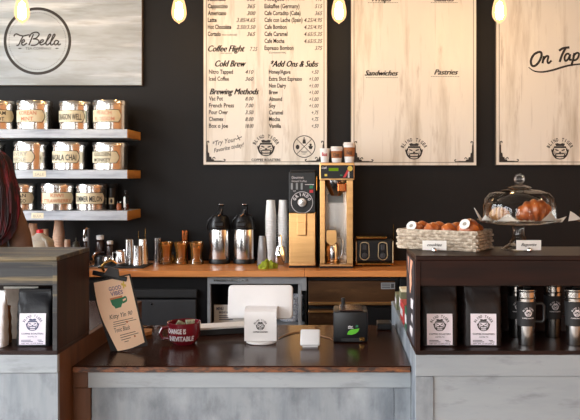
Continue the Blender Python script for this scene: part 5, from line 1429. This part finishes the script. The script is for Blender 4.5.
leaf_point('parchment corner jutting from the second cake stand', 570, 2.89, [(569.4, 211, -.01), (574, 213.4, -.004), (582, 219.4, .0), (567, 221, -.015)])
croissant('croissant on the second cake stand', 620, 2.9, zpl, .05, .034, 0, 'pastry', 4, tilt=-.5)

# ------------------------------------------------------------------ the barista
def skinned(name, joints, edges, m, parent=None, root=0, sub=2):
    me = bpy.data.meshes.new(name); me.from_pydata([j[0] for j in joints], edges, []); me.materials.append(m)
    o = bpy.data.objects.new(name, me); COL.objects.link(o)
    sk = o.modifiers.new('skin', 'SKIN'); sk.use_smooth_shade = True
    ly = me.skin_vertices[0] if me.skin_vertices else None
    if ly is None:
        bpy.context.view_layer.objects.active = o
        bm = bmesh.new(); bm.from_mesh(me); bm.verts.layers.skin.verify(); bm.to_mesh(me); bm.free(); ly = me.skin_vertices[0]
    for i, j in enumerate(joints):
        r = j[1]; ly.data[i].radius = r if isinstance(r, tuple) else (r, r)
        ly.data[i].use_root = (i == root)
    s = o.modifiers.new('smooth', 'SUBSURF'); s.levels = sub; s.render_levels = sub
    if parent: o.parent = parent
    return o
YP_ = 4.16
per_ = thing('person', 'person with long dark red hair in a brown top, back turned, behind the grey-aproned box', 'person', (X(-19, YP_), YP_, .0), rotz=.1)
# faces +y; x is sideways
J = [((0, 0, .9), (.13, .1)), ((0, 0, 1.08), (.11, .085)), ((0, .005, 1.24), (.135, .09)), ((0, -.005, 1.34), (.1, .075)), ((0, 0, 1.4), .05), ((0, .01, 1.45), .052), ((0, .015, 1.5), (.068, .085)), ((0, .015, 1.56), (.07, .088)), ((0, .01, 1.6), (.045, .055))]
E = [(i, i + 1) for i in range(8)]
E_legs = []
for sg in (-1, 1):
    b = len(J)
    J += [((sg * .15, 0, 1.305), .046), ((sg * .195, .0, 1.19), .04), ((sg * .21, .02, 1.06), .034), ((sg * .2, .16, 1.02), .03), ((sg * .18, .27, 1.02), .021), ((sg * .175, .32, 1.02), (.026, .014)), ((sg * .172, .345, 1.02), (.024, .012))]
    E += [(3, b)] + [(b + i, b + i + 1) for i in range(6)]
    # fingers and thumb
    for k, (dx, ln) in enumerate(((-.022, .03), (-.008, .036), (.007, .034), (.021, .026))):
        c = len(J); x0 = sg * .172
        J += [((x0 + dx, .365, 1.019), .0085), ((x0 + dx * 1.15, .365 + ln * .7, 1.01), .0078), ((x0 + dx * 1.2, .365 + ln * 1.25, .992), .0065)]
        E += [(b + 6, c), (c, c + 1), (c + 1, c + 2)]
    c = len(J)
    J += [((sg * .145, .335, 1.016), .0095), ((sg * .134, .362, 1.008), .008)]
    E += [(b + 5, c), (c, c + 1)]
    c = len(J)
    J += [((sg * .085, 0, .82), .088), ((sg * .095, .005, .5), .056), ((sg * .095, -.01, .28), .05), ((sg * .095, -.01, .09), .036), ((sg * .1, .06, .035), (.04, .03)), ((sg * .105, .14, .026), (.036, .022))]
    E += [(0, c)] + [(c + i, c + i + 1) for i in range(5)]
body = skinned('body', J, E, MT['skin'], per_)
# clothes follow the same joints, a little larger
def grow(idx, edges, extra, m, name):
    mp_ = {i: k for k, i in enumerate(idx)}
    jj = []
    for i in idx:
        r = J[i][1]; r = r if isinstance(r, tuple) else (r, r)
        jj.append((J[i][0], (r[0] + extra, r[1] + extra)))
    return skinned(name, jj, [(mp_[a], mp_[b]) for a, b in edges if a in mp_ and b in mp_], m, per_)
arms = []
for sg, b in ((-1, 9), (1, 9 + 27)): pass
bases = [9]
# joints per side: 7 arm + 12 finger + 2 thumb + 6 leg = 27
bL, bR = 9, 9 + 27
top = grow([0, 1, 2, 3] + [bL + i for i in range(4)] + [bR + i for i in range(4)], E, .024, MT['brown_shirt'], 'knit_top')
legL, legR = [bL + 21 + i for i in range(4)], [bR + 21 + i for i in range(4)]
grow([0] + legL + legR, E, .012, MT['jeans'], 'trousers')
for b in (bL, bR):
    jj = [((J[b + 24][0][0], J[b + 24][0][1] - .02, .045), .05), ((J[b + 25][0]), (.05, .042)), ((J[b + 26][0]), (.045, .036))]
    skinned('shoe', jj, [(0, 1), (1, 2)], MT['black'], per_)
# face
mb = MB(); mb.prism([(-.011, 1.5), (.011, 1.5), (.004, 1.545), (-.004, 1.545)], .095, .118); mb.build('nose', MT['skin'], per_, smooth=True)
for sg in (-1, 1):
    e = MB().blob((sg * .032, .095, 1.548), (.013, .01, .008), 0, 1, 14, 10).build('eye', MT['eye'], per_, smooth=True)
    MB().blob((sg * .032, .103, 1.548), (.005, .003, .005), 0, 1, 10, 8).build('iris', MT['ink'], e, smooth=True)
    MB().blob((sg * .074, .005, 1.54), (.009, .018, .03), .05, 2, 14, 10).build('ear', MT['skin'], per_, smooth=True)
MB().blob((0, .098, 1.478), (.024, .008, .008), 0, 1, 16, 10).build('mouth', MT['lips'], per_, smooth=True)
# hair: full cap falling past the shoulders
mb = MB(); rings = []
N = 72
secs = [(1.645, .01, .012, .0), (1.638, .045, .05, .0), (1.615, .078, .085, -.005), (1.57, .096, .104, -.012), (1.5, .102, .104, -.022), (1.44, .108, .094, -.036), (1.38, .118, .086, -.05), (1.31, .122, .076, -.062), (1.25, .112, .06, -.074), (1.2, .088, .044, -.084), (1.165, .05, .026, -.09), (1.15, .012, .012, -.094)]
for k, (z, w, d, cy) in enumerate(secs):
    ring = []
    for i in range(N):
        a = 2 * PI * i / N
        f = k / (len(secs) - 1)
        rip = 1 + (.035 + .06 * f) * math.sin(11 * a + 5 * f) + .03 * math.sin(23 * a - 7 * f)
        y = cy + d * math.sin(a) * rip
        if 1.40 < z < 1.6: y = min(y, .05)         # open at the face
        elif z <= 1.40: y = min(y, cy + .03)
        ring.append((w * 1.12 * math.cos(a) * rip + .075 * min(1, f * 2.2), y, z + (.02 * math.sin(7 * a) * f if f > .6 else 0)))
    rings.append(ring)
mb.loft(rings)
hair = mb.build('hair', MT['hair'], per_, smooth=True)
mb = MB(); rnd = random.Random(11)
for i in range(46):
    a = PI + PI * (i + .5) / 46 + rnd.uniform(-.03, .03)
    P = []; rs = []
    cut = rnd.randint(8, len(secs))
    for k in range(1, cut):
        z, w, d, cy = secs[k]; f = k / (len(secs) - 1)
        rip = 1.0 + .03 * math.sin(6 * f + i)
        P.append((w * 1.12 * math.cos(a) * rip * 1.01 + .075 * min(1, f * 2.2), cy + d * math.sin(a) * rip * 1.01, z)); rs.append(.0075 * (1 - .55 * f))
    mb.tube(smoothp(P, 3), [rs[min(len(rs) - 1, q // 3)] for q in range(len(smoothp(P, 3)))], 6)
mb.build('hair_locks', MT['hair'], hair, smooth=True)

# ------------------------------------------------------------------ daylight, camera, view
w = bpy.data.worlds.new('sky'); SC.world = w; w.use_nodes = True
nt = w.node_tree; bg = nt.nodes['Background']
tc = nt.nodes.new('ShaderNodeTexCoord'); sp = nt.nodes.new('ShaderNodeSeparateXYZ'); rp = nt.nodes.new('ShaderNodeValToRGB')
nt.links.new(tc.outputs['Generated'], sp.inputs[0]); nt.links.new(sp.outputs['Z'], rp.inputs[0])
rp.color_ramp.elements[0].color = lin((150, 150, 148)); rp.color_ramp.elements[1].color = lin((226, 232, 240)); rp.color_ramp.elements[1].position = .35
nt.links.new(rp.outputs[0], bg.inputs[0]); bg.inputs[1].default_value = SKY
def ceiling_lamp(x, y, power, size):
    t = thing('ceiling_lamp', 'round warm ceiling lamp over the shop floor', 'lamp', (x, y, HC - .001), group='warm ceiling lamps')
    MB().lathe([(.0, -.05), (.15, -.05), (.17, -.03), (.17, 0), (0, 0)], seg=32).build('housing', MT['white'], t, smooth=True)
    l = bpy.data.lights.new('warm_lamp', 'AREA'); l.shape = 'DISK'; l.size = size; l.energy = power; l.color = (1, .68, .38)
    o = bpy.data.objects.new('warm_lamp', l); COL.objects.link(o); o.parent = t; o.location = (0, 0, -.056)
for x, y in ((2.7, .2), (2.7, 2.6), (1.4, -1.8)): ceiling_lamp(x, y, WARM, .3)

cam = bpy.data.cameras.new('camera'); cam.sensor_width = 36; cam.sensor_fit = 'HORIZONTAL'
cam.lens = 36 * F / 580.0
cam.shift_x = -(VX - 290) / 580.0; cam.shift_y = -(210 - VY) / 580.0
cam.clip_start = .05
co = bpy.data.objects.new('camera', cam); COL.objects.link(co); co.location = (0, 0, CAMZ); co.rotation_euler = (PI / 2, 0, 0)
SC.camera = co
SC.view_settings.view_transform = 'Standard'; SC.view_settings.look = 'None'
SC.view_settings.gamma = 1; SC.view_settings.use_curve_mapping = False
SC.view_settings.exposure = EXPO
try:
    SC.cycles.use_denoising = True
    SC.cycles.sample_clamp_indirect = 6.0
    SC.cycles.caustics_reflective = False; SC.cycles.caustics_refractive = False
    SC.cycles.max_bounces = 8; SC.cycles.transparent_max_bounces = 24
except Exception: pass
